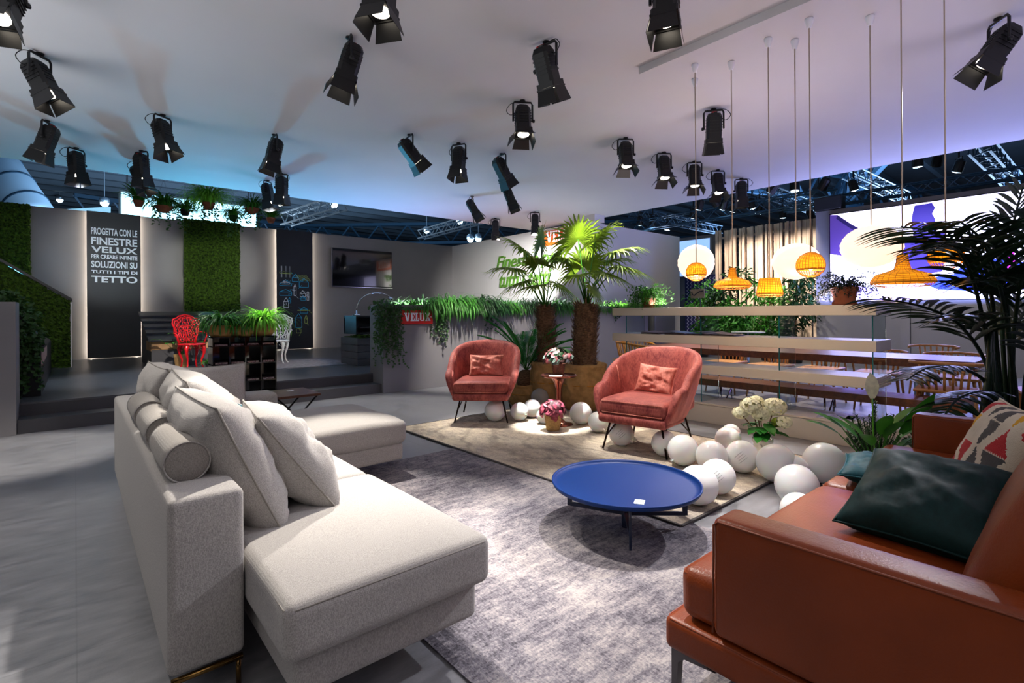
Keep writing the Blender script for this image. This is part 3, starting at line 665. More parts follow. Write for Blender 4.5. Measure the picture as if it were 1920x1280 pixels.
l, r = lean(.83, 2.25, SZ - .01, .62, -.12); cushion('throw_cushion', 'small plump grey cushion leaning in front of the nearest back cushion', M_sofa, .48, .50, .22, l, r, 7, wr=.02, mp=M_bolster, pinch=.10)
l, r = lean(.90, 2.80, SZ - .02, .72, .05); cushion('throw_cushion', 'teal velvet cushion tucked among the grey sofa cushions', M_teal2, .52, .46, .13, l, r, 9, wr=.02)
l, r = lean(.80, 3.28, SZ - .02, .55, -.1); cushion('throw_cushion', 'grey loose cushion behind the teal one on the grey sofa', M_sofa, .42, .42, .18, l, r, 12, wr=.02, mp=M_bolster)
l, r = lean(.80, 3.72, SZ - .02, .45, .1); cushion('throw_cushion', 'second teal cushion barely showing at the far end of the grey sofa', M_teal2, .40, .42, .12, l, r, 19, wr=.02)
cushion('throw_cushion', 'flat grey cushion leaning upright on the far armrest of the grey sofa', M_sofa, .46, .45, .13, (.74, 4.12, SZ - .02), (-.18, 0, .02), 15, wr=.012, mp=M_bolster)
for lb, y in (('nearest grey fabric bolster on the sofa back', 2.22), ('middle grey fabric bolster on the sofa back', 2.78), ('farthest grey fabric bolster on the sofa back', 3.3)):
    t = thing('bolster', lb, 'bolster', (.285, y, .645 + .064), 0, 'bolsters along the sofa back')
    b = MB(); rr = .068; pr = [(.0, -.21), (rr - .008, -.21), (rr, -.202)] + [(rr + .004 * math.sin(PI * i / 8), -.2 + .4 * i / 8) for i in range(1, 8)] + [(rr, .202), (rr - .008, .21), (.0, .21)]
    b.lathe(pr, 28, M=Matrix.Rotation(PI / 2, 4, 'X')); b.build('cover', M_bolster, t, smooth=True)
    for s in (-1, 1): b = MB(); b.tube([(math.cos(a) * (rr - .001), s * .207, math.sin(a) * (rr - .001)) for a in [2 * PI * i / 28 for i in range(28)]], .0035, 5, closed=True); b.build('piping', M_sofa, t, smooth=True)

# ================================================================== TAN LEATHER SOFA
t = thing('leather_sofa', 'tan leather sofa with slim arms and metal blade legs', 'sofa', (0, 0, 0))
for x in (1.47, 3.76):
    b = MB(); rbox(b, (x, .275, .4325), (.13, .965, .345), .022, puff=(0, 0, .004)); a = b.build('armrest', M_leather, t, smooth=True)
    for s in (-1, 1):
        xx = x + s * .0635; b = MB(); b.tube([(xx, -.2, .597), (xx, .738, .597), (xx, .752, .585), (xx, .756, .27)], .0032, 6); b.build('piping', M_leather_d, a, smooth=True)
b = MB(); rbox(b, (2.615, .37, .2), (2.42, 1.1, .10), .022, m=8, puff=(0, 0, .006)); fr = b.build('frame', M_leather, t, smooth=True)
b = MB(); b.tube([(1.412, -.15, .244), (1.412, .9, .244), (1.43, .914, .244), (3.8, .914, .244)], .003, 6); b.build('piping', M_leather_d, fr, smooth=True)
for x in (2.08, 3.17):
    b = MB(); wd = 1.2 if x < 2.5 else 1.0; x0 = 1.42 if x < 2.5 else 2.605
    cx = x0 + wd / 2 if x < 2.5 else x0 + .54
    ww = 1.19 if x < 2.5 else 1.07
    rbox(b, (cx, .48, .335), (ww, .80, .16), .04, m=10, puff=(0, 0, .02), wob=.006, seed=x)
    o = b.build('seat_cushion', M_leather, t, smooth=True)
    b = MB(); hx = ww / 2; b.tube([(cx - hx + .012, .12, .395), (cx - hx + .012, .865, .395), (cx - hx + .03, .872, .396), (cx + hx - .03, .872, .396), (cx + hx - .012, .865, .395)], .004, 6); b.build('piping', M_leather_d, o, smooth=True)
# the cushions run under the near arm's inner side and stand out in front of it
b = MB(); rbox(b, (2.615, -.16, .44), (2.2, .14, .5), .04, m=8); b.build('backrest', M_leather, t, smooth=True)
for i, x in enumerate((2.07, 3.16)):
    b = MB(); M4 = Matrix.Translation((x, .17, .40)) @ Matrix.Rotation(.36, 4, 'X'); rbox(b, (0, 0, .24), (1.07, .2, .5), .075, m=10, k=4, puff=(0, .035, .01), M=M4, wob=.012, seed=i * 5)
    o = b.build('back_cushion', M_leather, t, smooth=True)
    b = MB(); b.tube([M4 @ Vector(p) for p in ((-.531, 0, .06), (-.531, 0, .42), (-.515, 0, .465), (-.46, 0, .488), (.46, 0, .488), (.515, 0, .465), (.531, 0, .42), (.531, 0, .06))], .005, 6); b.build('piping', M_leather_d, o, smooth=True)
for x in (1.425, 3.765):
    for y in (.86, -.1):
        b = MB(); b.poly([(x, y - .03, .149), (x, y + .045, .149), (x, y + .045, .001), (x, y + .03, .001), (x, y + .022, .11), (x, y, .13), (x, y - .1, .14)], (.03, 0, 0)); b.build('leg', mat('leg_grey_metal', '#5d5a5c', .4, .6), t)
def frame(xv, zv):
    z = Vector(zv).normalized(); x = Vector(xv); x = (x - z * x.dot(z)).normalized(); y = z.cross(x); return Matrix(((x.x, y.x, z.x), (x.y, y.y, z.y), (x.z, y.z, z.z))).to_euler()
cushion('throw_cushion', 'dark teal velvet cushion lying on the near seat of the leather sofa', M_teal, .44, .46, .17, (2.02, .42, .46), frame((.02, -1, 0), (.88, -.04, .38)), 21, wr=.015)
cushion('throw_cushion', 'teal velvet cushion lying flat behind the dark one on the leather sofa', M_teal2, .40, .36, .09, (2.62, .60, .475), frame((.2, -1, 0), (1, .2, .04)), 23, wr=.02)
# patterned cushion
t = thing('patterned_cushion', 'cream cushion printed with red, yellow and grey triangles on the leather sofa', 'cushion', (2.68, .37, .435)); t.rotation_euler = frame((-.92, -.38, 0), (.15, -.36, .92))
mb, rim = pillow(.47, .43, .16, 31, .008); o = mb.build('cover', [mat('cushion_linen', '#cdbfa8', .9, bump=.4, bscale=300), mat('cushion_back', '#8a6252', .9), mat('tri_red', '#b02a2c', .9, bump=.4, bscale=300), mat('tri_yellow', '#d19a20', .9, bump=.4, bscale=300), mat('tri_grey', '#4d4a48', .9, bump=.4, bscale=300)], t, smooth=True)
me = o.data; bm = bmesh.new(); bm.from_mesh(me); bmesh.ops.triangulate(bm, faces=bm.faces[:]); bmesh.ops.subdivide_edges(bm, edges=bm.edges[:], cuts=1, use_grid_fill=True); bm.to_mesh(me); bm.free()
for p in me.polygons:
    c = p.center; p.use_smooth = True
    if c.y > .003: p.material_index = 1; continue
    u, v = (c.x / .1 + 20.0), (c.z / .115 + 20.0); iu, iv = int(u), int(v); fu, fv = u - iu, v - iv
    inside = (fv < 1 - abs(fu - .5) * 2) if (iu + iv) % 2 else (fv > abs(fu - .5) * 2)
    if inside and fv > .06: p.material_index = (4, 2, 4, 3, 4, 2, 0)[(iu * 3 + iv * 5) % 7]
b = MB(); b.tube(rim, .005, 6, closed=True); b.build('piping', MATS['cushion_linen'], t, smooth=True)

# ================================================================== PINK ARMCHAIRS
def armchair(label, loc, rz, seed):
    t = thing('velvet_armchair', label, 'armchair', loc, rz, 'pink velvet armchairs')
    # plan curve of the shell from the left arm front, round the back, to the right arm front (chair faces -Y)
    N = 40; W, D = .405, .42; plan = []
    for i in range(N + 1):
        u = -1 + 2 * i / N; a = u * 1.5707963 * 1.30
        # superellipse round the back, straight arms forward
        if abs(u) < .62:
            q = u / .62 * PI / 2; x = W * math.copysign(abs(math.sin(q)) ** .85, q); y = D * abs(math.cos(q)) ** .85 - .0
        else:
            s = (abs(u) - .62) / .38; x = math.copysign(W - .015 * s * s, u); y = -s * .33
        plan.append((x, y, u))
    vs = []; fs = []; S = 14
    for i, (x, y, u) in enumerate(plan):
        p0, p1 = plan[max(0, i - 1)], plan[min(N, i + 1)]; tx, ty = p1[0] - p0[0], p1[1] - p0[1]; L = math.hypot(tx, ty); nx, ny = -ty / L, tx / L      # outward
        nx, ny = (nx, ny) if nx * x + ny * (y + .05) > 0 else (-nx, -ny)
        a = abs(u); h = .57 + .30 * (max(0, math.cos(min(1, a / .80) * PI / 2)) ** .8)   # height of the rim
        if a > .9: h -= (a - .9) * .35
        back = max(0, 1 - a / .62)
        lo = .245 + .0 * a
        th = .072 + .01 * back
        prof = []
        for k, (o_, zf) in enumerate(((-.13, 0), (-.085, .04), (-.055, .2), (-.02, .5), (.0, .75), (.004, .93), (-.012, .985), (-.035, 1.0), (-.058, .985), (-th, .94), (-th - .008, .7), (-th - .012, .45), (-th - .008, .2), (-.115, .08))):
            zz = lo + (h - lo) * zf; ou = o_ + (.13 * (zf - .3) * back + .012 * (zf - .5)) - .015 * (1 - zf) ; sl = max(0, (abs(u) - .62) / .38); prof.append((x + nx * ou, y + ny * ou + sl * (-.05 * (1 - zf) + .04 * zf), zz))
        vs += prof
        if i:
            for k in range(S): j = (k + 1) % S; fs.append(((i - 1) * S + k, (i - 1) * S + j, i * S + j, i * S + k))
    for e, rev in ((0, False), (N, True)):
        c = Vector((0, 0, 0))
        for k in range(S): c += Vector(vs[e * S + k])
        c /= S; c.y -= .022; vs.append(tuple(c)); ci = len(vs) - 1
        for k in range(S): j = (k + 1) % S; f = (e * S + k, ci, e * S + j); fs.append(tuple(reversed(f)) if rev else f)
    b = MB(); b.add(vs, fs); b.build('shell', M_velvet, t, smooth=True, subsurf=1)
    b = MB(); rbox(b, (0, -.165, .285), (.62, .42, .08), .035, puff=(0, 0, 0)); b.lathe(((0, .262), (.27, .262), (.29, .28), (.29, .31), (0, .31)), 28, (0, .02, 0), cap=False); b.build('seat_base', M_velvet, t, smooth=True)
    b = MB(); rbox(b, (0, -.03, .385), (.61, .67, .125), .045, m=8, puff=(0, .0, .02)); sc_ = b.build('seat_cushion', M_velvet, t, smooth=True)
    b = MB(); b.tube([(-.27, -.362, .435), (.27, -.362, .435)], .004, 5); b.tube([(-.27, -.362, .338), (.27, -.362, .338)], .004, 5); b.build('piping', M_velvet2, sc_, smooth=True)
    for s in (-1, 1):      # seams where the back meets the arms
        b = MB(); b.tube([(s * .318, .06, .44), (s * .326, .06, .60), (s * .346, .055, .70)], .004, 5); b.build('seam', M_velvet2, t, smooth=True)
    for sx in (-1, 1):
        for sy in (-1, 1):
            b = MB(); x, y = sx * .25, (-.27 if sy < 0 else .24); b.tube([(x * .92, y, .26), (x * 1.16, y * 1.14, .004)], .009, 8); b.tube([(x * 1.08, y * 1.07, .11), (x * .86, y * .45, .255)], .006, 8)
            b.build('leg', M_bronze, t, smooth=True)
    return t
a1 = armchair('pink velvet tub armchair on the left, facing the camera', (3.56, 4.66, .017), math.radians(-45), 1)
a2 = armchair('pink velvet tub armchair on the right, turned to face left', (3.86, 2.66, .017), math.radians(-80), 2)
def chair_pillow(a, label, sd, off, turn, w_=.36, h_=.26):
    M4 = Matrix.Translation(a.location) @ Matrix.Rotation(a.rotation_euler.z, 4, 'Z') @ Matrix.Translation((off, .12, .455)) @ Matrix.Rotation(-.35, 4, 'X') @ Matrix.Rotation(turn, 4, 'Y')
    cushion('small_cushion', label, M_velvet2, w_, h_, .11, M4.translation, M4.to_euler(), sd, group='pink cushions on the armchairs', wr=.02)
chair_pillow(a1, 'crumpled pink velvet cushion on the left armchair', 3, .0, 0, .40)
chair_pillow(a2, 'crumpled pink velvet cushion on the right armchair', 6, -.02, .08, .36)

# ================================================================== RUGS
b = MB(); b.b2((.97, -1.4, .001), (2.66, 3.80, .008)); tag(b.build('area_rug', M_rug1), 'grey distressed rug running between the two sofas', 'rug')
t = thing('area_rug', 'beige grey distressed rug under the pink armchairs', 'rug', (3.6, 3.2, 0))
b = MB(); b.b2((-1.03, -1.63, .0085), (.95, 1.66, .016)); b.build('pile', M_rug2, t)
b = MB()
for x in (-1.035, .955): b.b2((x - .008, -1.64, .0082), (x + .008, 1.67, .0185))
for y in (-1.64, 1.67): b.b2((-1.035, y - .007, .0082), (.955, y + .007, .0165))
b.build('bound_edge', mat('rug_edge', '#4a4644', .95), t)

# ================================================================== BLUE TRAY TABLE
t = thing('coffee_table', 'low round blue tray coffee table on dark metal legs', 'table', (2.33, 1.765, 0))
R_ = .408; H_ = .27
b = MB(); b.lathe(((0, H_ - .03), (R_ - .03, H_ - .03), (R_ - .008, H_ - .024), (R_, H_ - .008), (R_, H_), (R_ - .006, H_), (R_ - .010, H_ - .009), (R_ - .016, H_ - .018), (R_ - .04, H_ - .021), (0, H_ - .021)), 96, cap=False); b.build('tray', M_blue, t, smooth=True)
def bar(b, p, q, w_=.02, h_=.03): 
    p, q = Vector(p), Vector(q); d = q - p; a = math.atan2(d.y, d.x); b.box((p + q) / 2, (d.length, w_, h_), R=Matrix.Rotation(a, 3, 'Z')) if abs(d.z) < 1e-4 else b.box((p + q) / 2, (w_, w_, d.length))
ls = [Vector((math.cos(math.radians(g)) * r, math.sin(math.radians(g)) * r, 0)) for g, r in ((222, .275), (318, .33), (112, .33))]
b = MB()
for p in ls: bar(b, (p.x, p.y, .085), (0, 0, .085), .016, .02)
b.lathe(((.02, .001), (.02, .10)), 12); b.build('cross_bar', M_navy, t)
for i, p in enumerate(ls):
    z0 = .001 if i == 0 else .075; b = MB(); b.box((p.x, p.y, (z0 + .246) / 2), (.028, .012, .246 - z0), R=Matrix.Rotation(math.atan2(p.y, p.x), 3, 'Z')); b.build('leg', M_navy, t, bevel=.002)
b = MB()
for p, q in ((ls[1], ls[2]), (ls[0], ls[1]), (ls[2], ls[0])): bar(b, (p.x, p.y, .228), (q.x, q.y, .228), .016, .014)
b.build('frame', M_navy, t)
b = MB(); b.box((0, 0, 0), (.06, .05, .002)); o = b.build('price_card', M_chalk); o.location = (2.155, 1.545, .2505); o.rotation_euler = (0, 0, .5); tag(o, 'small white price card lying on the blue table', 'card')

# ================================================================== BALLOONS
bal = [(3.584, 2.161, .118, 'white balloon touching the back of the right armchair leg, left end of the row'), (3.59, 1.93, .115, 'white balloon second in the row right of the right armchair'), (3.75, 1.78, .117, 'white printed balloon just left of the hydrangea pot'),
       (3.19, 1.676, .112, 'white printed balloon right of the blue table edge, on the rug border'), (2.92, 1.66, .12, 'white balloon partly hidden behind the right rim of the blue table'), (3.762, 1.54, .133, 'large white balloon in front of the hydrangea pot'),
       (3.99, 1.31, .14, 'biggest white balloon behind the leather sofa seat, right one of the pair'), (3.80, 1.44, .10, 'printed white balloon squeezed behind the big pair near the leather sofa'), (3.396, 1.27, .126, 'white balloon just behind the leather sofa seat edge'),
       (4.186, 1.10, .098, 'farthest right white balloon peeking over the leather sofa'), (3.05, 1.13, .097, 'white balloon mostly hidden by the near seat of the leather sofa'), (4.222, 2.123, .104, 'white balloon behind the row, left of the hydrangea'),
       (4.608, 2.287, .084, 'small white balloon against the cream shelf base'), (3.695, 2.399, .106, 'white balloon in shadow under the right armchair legs'), (3.709, 2.848, .11, 'printed white balloon under the front of the right armchair'),
       (3.959, 3.324, .101, 'white balloon just left of the right armchair'), (4.1, 3.68, .118, 'glaring overexposed white balloon beside the copper side table'), (3.83, 3.97, .08, 'white balloon behind the wicker basket'),
       (3.963, 4.297, .103, 'pale white balloon right of the left armchair, third of its row'), (4.508, 4.743, .116, 'clear grey balloon in front of the cycad pot'), (3.742, 4.264, .1, 'white balloon beside the right front leg of the left armchair'), (3.52, 4.42, .115, 'white balloon under the left armchair')]
rn = random.Random(4)
for i, (x, y, r, lb) in enumerate(bal):
    clear = 'clear' in lb; onrug = 2.57 < x < 4.56 and 1.56 < y < 4.87
    t = thing('balloon', lb, 'balloon', (x, y, .0175 if onrug else .001), rn.uniform(0, 6), 'balloons on the floor')
    ti = rn.uniform(1.0, 2.0)
    M4 = Matrix.Translation((0, 0, r)) @ Matrix.Rotation(ti, 4, 'X')
    b = MB(); vs = []; n, m = 28, 20
    prof = []
    for k in range(m + 1):
        p = PI * k / m; rr = math.sin(p) * r; zz = -math.cos(p) * r
        if k < m * .3: rr *= 1 - .10 * (1 - k / (m * .3)); zz -= .06 * r * (1 - k / (m * .3))
        prof.append((max(rr, .004), zz))
    b.lathe(prof, n, M=M4); b.build('skin', M_balloonc if clear else M_balloon, t, smooth=True)
    b = MB(); z0 = prof[0][1]; b.lathe(((.004, z0 + .004), (.007, z0 - .006), (.004, z0 - .01), (.012, z0 - .022)), 10, M=M4); b.build('knot', M_balloon, t, smooth=True)
    if 'printed' in lb:
        b = MB()
        tocam = (Vector((0, 0, 1.2)) - Vector((x, y, r))).normalized(); R3 = Matrix.Rotation(-t.rotation_euler.z, 3, 'Z'); nn = R3 @ tocam
        e1 = nn.cross(Vector((0, 0, 1))).normalized(); e1 = (Matrix.Rotation(.75, 3, nn) @ e1); e2 = nn.cross(e1)
        for q in range(4):
            pts = []
            for s_ in range(9):
                d = nn + e1 * (-.34 + .68 * s_ / 8 * (1 - .12 * (q % 3))) + e2 * (.24 - .15 * q) + e1 * .12; pts.append(Vector((0, 0, r)) + d.normalized() * (r + .0003))
            b.tube(pts, .0009, 4)
        b.build('print', M_print, t)

# ================================================================== SHELVING
t = thing('room_divider_shelf', 'long cream lacquered open shelf with floating boards on glass fins', 'shelf', (5.22, 0, 0))
for z0, z1 in ((1.168, 1.262), (.852, .946), (.533, .627)):
    b = MB(); b.b2((0, 1.31, z0), (.46, 4.14, z1)); b.build('board', M_shelf, t, bevel=.003)
b = MB(); b.b2((0.0, .9, .001), (.46, 4.14, .195)); b.build('base', M_shelf, t, bevel=.003)
b = MB(); b.b2((-.004, .9, .198), (.464, 4.14, .217)); b.build('base_top', M_shelf, t, bevel=.002)
for y in (1.345, 2.12, 2.945, 3.95):
    for z0, z1 in ((.2172, .5328), (.6272, .8518), (.9462, 1.1678)):
        b = MB(); b.b2((.04, y - .005, z0), (.42, y + .005, z1)); g = b.build('glass_fin', M_glass, t)
        b = MB(); b.b2((.036, y - .005, z0), (.0398, y + .005, z1)); b.build('glass_edge', M_glassedge, g)
# magazines
rn = random.Random(8)
for i, (y, lb) in enumerate(((3.62, 'leftmost dark magazine stack on the second shelf board'), (3.3, 'second dark magazine stack on the second shelf board'), (3.0, 'third dark magazine stack with raised covers'), (2.72, 'rightmost flat magazine on the second shelf board'))):
    t = thing('magazine', lb, 'magazine', (5.42, y, .9465), rn.uniform(-.1, .1), 'magazines on the shelf')
    b = MB(); b.box((0, 0, .008), (.28, .25, .014)); b.build('pages', mat('mag_dark', '#3a2f33', .4, var=.4, vscale=20), t)
    b = MB(); vs = [(-.14 + .28 * a, -.125, .0155) for a in (0, 1)]; b.strip([(0, -.125, .016), (0, 0, .02 + .012 * (i % 3)), (0, .125, .03 + .01 * (i % 2))], (.14, .14, .14), (1, 0, 0)); b.build('cover', mat('mag_cover', '#6d5158', .3), t)
for i, (y, x) in enumerate(((1.66, 5.36), (1.45, 5.42))):
    t = thing('magazine', ('open white magazine lying on the shelf base' if i == 0 else 'second white magazine half hidden by the conifer on the shelf base'), 'magazine', (x, y, .2175), .12, 'magazines on the shelf base')
    b = MB(); b.box((0, 0, .006), (.22, .28, .01)); b.build('pages', mat('mag_white', '#d6d3e4', .35), t, bevel=.002); b = MB(); b.box((0, 0, .0125), (.222, .282, .002)); b.build('cover', mat('mag_cover2', '#b9b4d4', .25, var=.25, vscale=12), t)

# ================================================================== CAFE TABLE, BENCH, CHAIRS
t = thing('long_table', 'long brown wooden cafe table behind the cream shelf', 'table', (0, 0, 0))
b = MB(); b.b2((6.40, .83, .64), (7.20, 4.52, .72)); b.build('tabletop', M_tblwood, t, bevel=.003)
for y in (1.3, 4.1):
    for x in (6.55, 7.05): b = MB(); b.tube([(x, y, .64), (x, y, .001)], .02, 8); b.tube([(x, y, .02), (6.8, y, .3)], .012, 6); b.build('leg', M_steel, t, smooth=True)
t = thing('long_bench', 'long brown wooden bench between the cream shelf and the table', 'bench', (0, 0, 0))
b = MB(); b.b2((5.74, .80, .33), (6.12, 4.40, .405)); b.build('seat', M_tblwood, t, bevel=.003)
for y in (1.05, 1.9, 3.0, 4.15):
    b = MB()
    for x in (5.8, 6.06): b.tube([(x, y, .33), (x, y, .001)], .01, 6)
    b.tube([(5.8, y, .03), (6.06, y, .3)], .008, 6); b.tube([(5.8, y, .012), (6.06, y, .012)], .008, 6); b.build('leg', M_chrome, t, smooth=True)
def wood_chair(label, loc, rz):
    t = thing('wooden_chair', label, 'chair', loc, rz, 'light wood chairs at the cafe table')
    b = MB(); rbox(b, (0, 0, .455), (.46, .44, .03), .012, m=2); b.build('seat', M_lightwood, t, smooth=True)
    for i in range(7):
        a = -.75 + 1.5 * i / 6; x, y = math.sin(a) * .27, math.cos(a) * .2 + .03; b = MB(); b.tube([(x * .85, y * .9, .465), (x, y, .70)], .011, 6); b.build('slat', M_lightwood, t, smooth=True)
    b = MB(); b.tube([(-.25, -.1, .70), (-.27, .03, .71), (-.2, .17, .715), (0, .235, .72), (.2, .17, .715), (.27, .03, .71), (.25, -.1, .70)], .016, 8); b.build('top_rail', M_lightwood, t, smooth=True)
    for sx in (-1, 1):
        for sy in (-1, 1): b = MB(); b.tube([(sx * .19, sy * .17, .44), (sx * .23, sy * .21, .001)], (.017, .011), 8); b.build('leg', M_lightwood, t, smooth=True)
    return t
wc = wood_chair('light wooden chair with slatted round back at the near right end of the table', (6.28, 1.02, 0), PI / 2 + .1)
wl = [('light wooden chair at the right head of the cafe table', (6.75, .36, 0), PI + .2), ('light wood chair across the table by its right end', (7.5, 1.15, 0), -PI / 2), ('second light wood chair across the table from the right end', (7.5, 1.85, 0), -PI / 2 + .1),
      ('third light wood chair across the table', (7.5, 2.5, 0), -PI / 2), ('fourth light wood chair across the table', (7.5, 3.15, 0), -PI / 2 - .1), ('fifth light wood chair across the table near its left end', (7.52, 3.8, 0), -PI / 2),
      ('light wood chair in the second row behind the table, right one', (9.0, 1.6, 0), -PI / 2), ('light wood chair in the second row behind the table, middle one', (9.0, 2.8, 0), PI / 2), ('light wood chair in the second row behind the table, left one', (9.0, 4.0, 0), -PI / 2 + .3)]
for lb, loc, rz in wl:
    c = copy_tree(wc); c.location = loc; c.rotation_euler = (0, 0, rz); c['label'] = lb
def rattan_chair(label, loc, rz):
    t = thing('rattan_chair', label, 'chair', loc, rz, 'rattan chairs')
    b = MB(); b.lathe(((0, .42), (.24, .42), (.25, .435), (.24, .45), (0, .45)), 20); b.build('seat', M_rattan, t, smooth=True)
    b = MB()
    for i in range(22): a = -2.0 + 4.0 * i / 21; b.tube([(math.sin(a) * .2, math.cos(a) * .2, .45), (math.sin(a) * .27, math.cos(a) * .25, .6), (math.sin(a) * .30, math.cos(a) * .28, .76 - .05 * abs(a) ** 2 * .4)], .007, 5)
    b.build('cane_back', M_rattan, t, smooth=True)
    b = MB(); b.tube([(math.sin(a) * .30, math.cos(a) * .28, .765 - .05 * abs(a) ** 2 * .4) for a in [-2.0 + 4.0 * i / 16 for i in range(17)]], .016, 8); b.build('top_rail', M_rattan, t, smooth=True)
    for sx in (-1, 1):
        for sy in (-1, 1): b = MB(); b.tube([(sx * .15, sy * .15, .42), (sx * .21, sy * .21, .001)], .012, 8); b.build('leg', M_rattan, t, smooth=True)
    return t
rattan_chair('golden rattan chair at the left head of the cafe table', (6.85, 4.88, 0), 0.1)
rattan_chair('second golden rattan chair beside the left end of the table, behind the armchair', (6.42, 4.66, 0), 1.0)
def round_table(label, loc, r, h, name='cafe_table'):
    t = thing(name, label, 'table', loc)
    b = MB(); b.lathe(((0, h - .02), (r - .01, h - .02), (r, h - .01), (r - .01, h), (0, h)), 32, cap=False); b.build('tabletop', M_wht, t, smooth=True)
    b = MB(); b.lathe(((.2, .001), (.2, .015), (.03, .03), (.025, h - .03), (.06, h - .02)), 20); b.build('pedestal', M_steel, t, smooth=True)
round_table('small round white table in front of the green shrubs', (11.6, 5.35, 0), .36, .76)
round_table('white round table on the blue lit floor beyond the table end', (9.2, .2, 0), .4, .74)
round_table('white round table half hidden by the palm at far right', (8.6, -.5, 0), .4, .74)
# dark draped thing behind the planter
t = thing('black_armchair', 'dark high backed chair seen between the two upper shelf boards', 'armchair', (8.5, 5.6, 0), .6)
b = MB(); rbox(b, (0, .15, .75), (.6, .14, .95), .06, k=3, m=4); b.build('backrest', M_blackp, t, smooth=True)
b = MB(); rbox(b, (0, -.05, .38), (.6, .5, .14), .05); b.build('seat', M_blackp, t, smooth=True)
b = MB(); b.lathe(((.25, .001), (.25, .02), (.03, .04), (.03, .33)), 20); b.build('base', M_chrome, t, smooth=True)
# copper side table
t = thing('side_table', 'copper trumpet shaped side table between the armchairs', 'table', (3.93, 3.84, .0175))
b = MB(); b.lathe(((.0, 0), (.15, 0), (.15, .006), (.08, .02), (.04, .06), (.026, .14), (.024, .26), (.03, .36), (.05, .44), (.085, .495), (.10, .505), (0, .505)), 40, cap=False); b.build('stem', M_copper, t, smooth=True)
b = MB(); b.lathe(((0, .506), (.18, .506), (.192, .520), (.195, .528), (.19, .53), (.184, .522), (0, .520)), 48, cap=False); b.build('tray', M_copper, t, smooth=True)
b = MB(); b.box((0, 0, 0), (.13, .09, .004)); b.box((.01, .01, .004), (.12, .08, .004)); o = b.build('leaflet', M_chalk); o.location = (3.84, 3.80, .5435); o.rotation_euler = (0, 0, -.7); tag(o, 'white leaflet on the copper side table', 'leaflet')
# folding side table
t = thing('folding_table', 'low square walnut folding table behind the ottoman', 'table', (1.65, 5.35, 0))
b = MB(); b.b2((-.2, -.27, .405), (.2, .25, .43)); b.build('tabletop', M_tabletop2, t, bevel=.003)
for y in (-.2, .18):
    for s in (-1, 1): b = MB(); b.tube([(s * .19, y, .404), (-s * .19, y + .012 * s, .006)], .009, 6); b.build('leg', M_black, t, smooth=True)
b = MB(); b.box((0, 0, 0), (.06, .05, .002)); o = b.build('price_card', M_chalk); o.location = (1.66, 5.42, .4315); tag(o, 'small white card lying on the walnut folding table', 'card')
# black glossy shelf unit holding the spider plants
t = thing('wine_rack', 'glossy black open rack with small compartments under the spider plants', 'shelf', (1.30, 7.34, .141))
for z in (0, .2, .43, .66, .775):
    b = MB(); b.b2((.0, -.085, z), (.75, .2, z + .014)); b.build('shelf', M_gloss, t)
for i in range(5):
    x = .736 * i / 4; b = MB(); b.b2((x, -.086, 0), (x + .014, .2, .789)); b.build('upright', M_gloss, t)
b = MB(); b.b2((0, .2, 0), (.75, .208, .789)); b.build('back_panel', M_gloss, t)
b = MB(); rn = random.Random(2)
for z in (.214, .444, .674):
    for i in range(4): b.b2((.03 + i * .184, -.07, z), (.17 + i * .184, .12, z + .022))
b.v, b.f, b.mi = [], [], []
for z in (.214, .444, .674):
    for i in range(4): q = MB(); q.b2((.03 + i * .184, -.07, z), (.17 + i * .184, .12, z + .022)); q.build('label_bar', M_foil, t)
if 0: b.build('bottle_row', mat('bottle_foil', '#a7a3a8', .2, .7, var=.6, vscale=60, col2='#5b2030'), t)
t = thing('arc_lamp', 'thin chrome arc lamp on the dark cabinet under the television', 'lamp', (4.02, 9.2, 1.182))
b = MB(); b.lathe(((.07, 0), (.07, .02), (.02, .03), (.012, .1)), 16); b.build('base', M_chrome, t, smooth=True)
b = MB(); b.tube([(.0 + .42 * (1 - math.cos(a)), 0, .1 + .34 * math.sin(a)) for a in [i * 2.3 / 16 for i in range(17)]], .009, 8); b.build('arm', M_chrome, t, smooth=True)
b = MB(); b.sphere((.70, 0, .33), .05, 14, 8, (1, 1, .6)); b.build('lamp_shade', M_chrome, t, smooth=True)
t = thing('cabinet', 'dark open cabinet on stepped grey drawers under the television', 'cabinet', (3.90, 9.0, .281))
b = MB()
for i in range(4): b.b2((-.06, -.25, i * .125), (1.1, .5, i * .125 + .118))
b.build('stepped_base', M_stage, t, bevel=.003)
b = MB(); b.b2((-.0, -.2, .495), (1.1, .5, .51)); vs, fs = mossgrid(lambda u, v: ((1.1 * u, -.2 + .4 * v, .51), (0, 0, 1)), 50, 16, .03, 9); b.add(vs, fs); b.build('moss_strip', M_moss, t)
b = MB(); b.b2((0, -.05, .56), (1.1, .5, .59)); b.b2((0, -.05, .87), (1.1, .5, .90)); b.b2((0, -.05, .59), (.03, .5, .87)); b.b2((0, .45, .59), (1.1, .5, .87)); b.b2((.12, .0, .51), (.16, .04, .56)); b.build('case', M_blackp, t)
b = MB(); b.b2((.1, .0, .67), (1.05, .4, .685)); b.build('shelf', M_step, t)

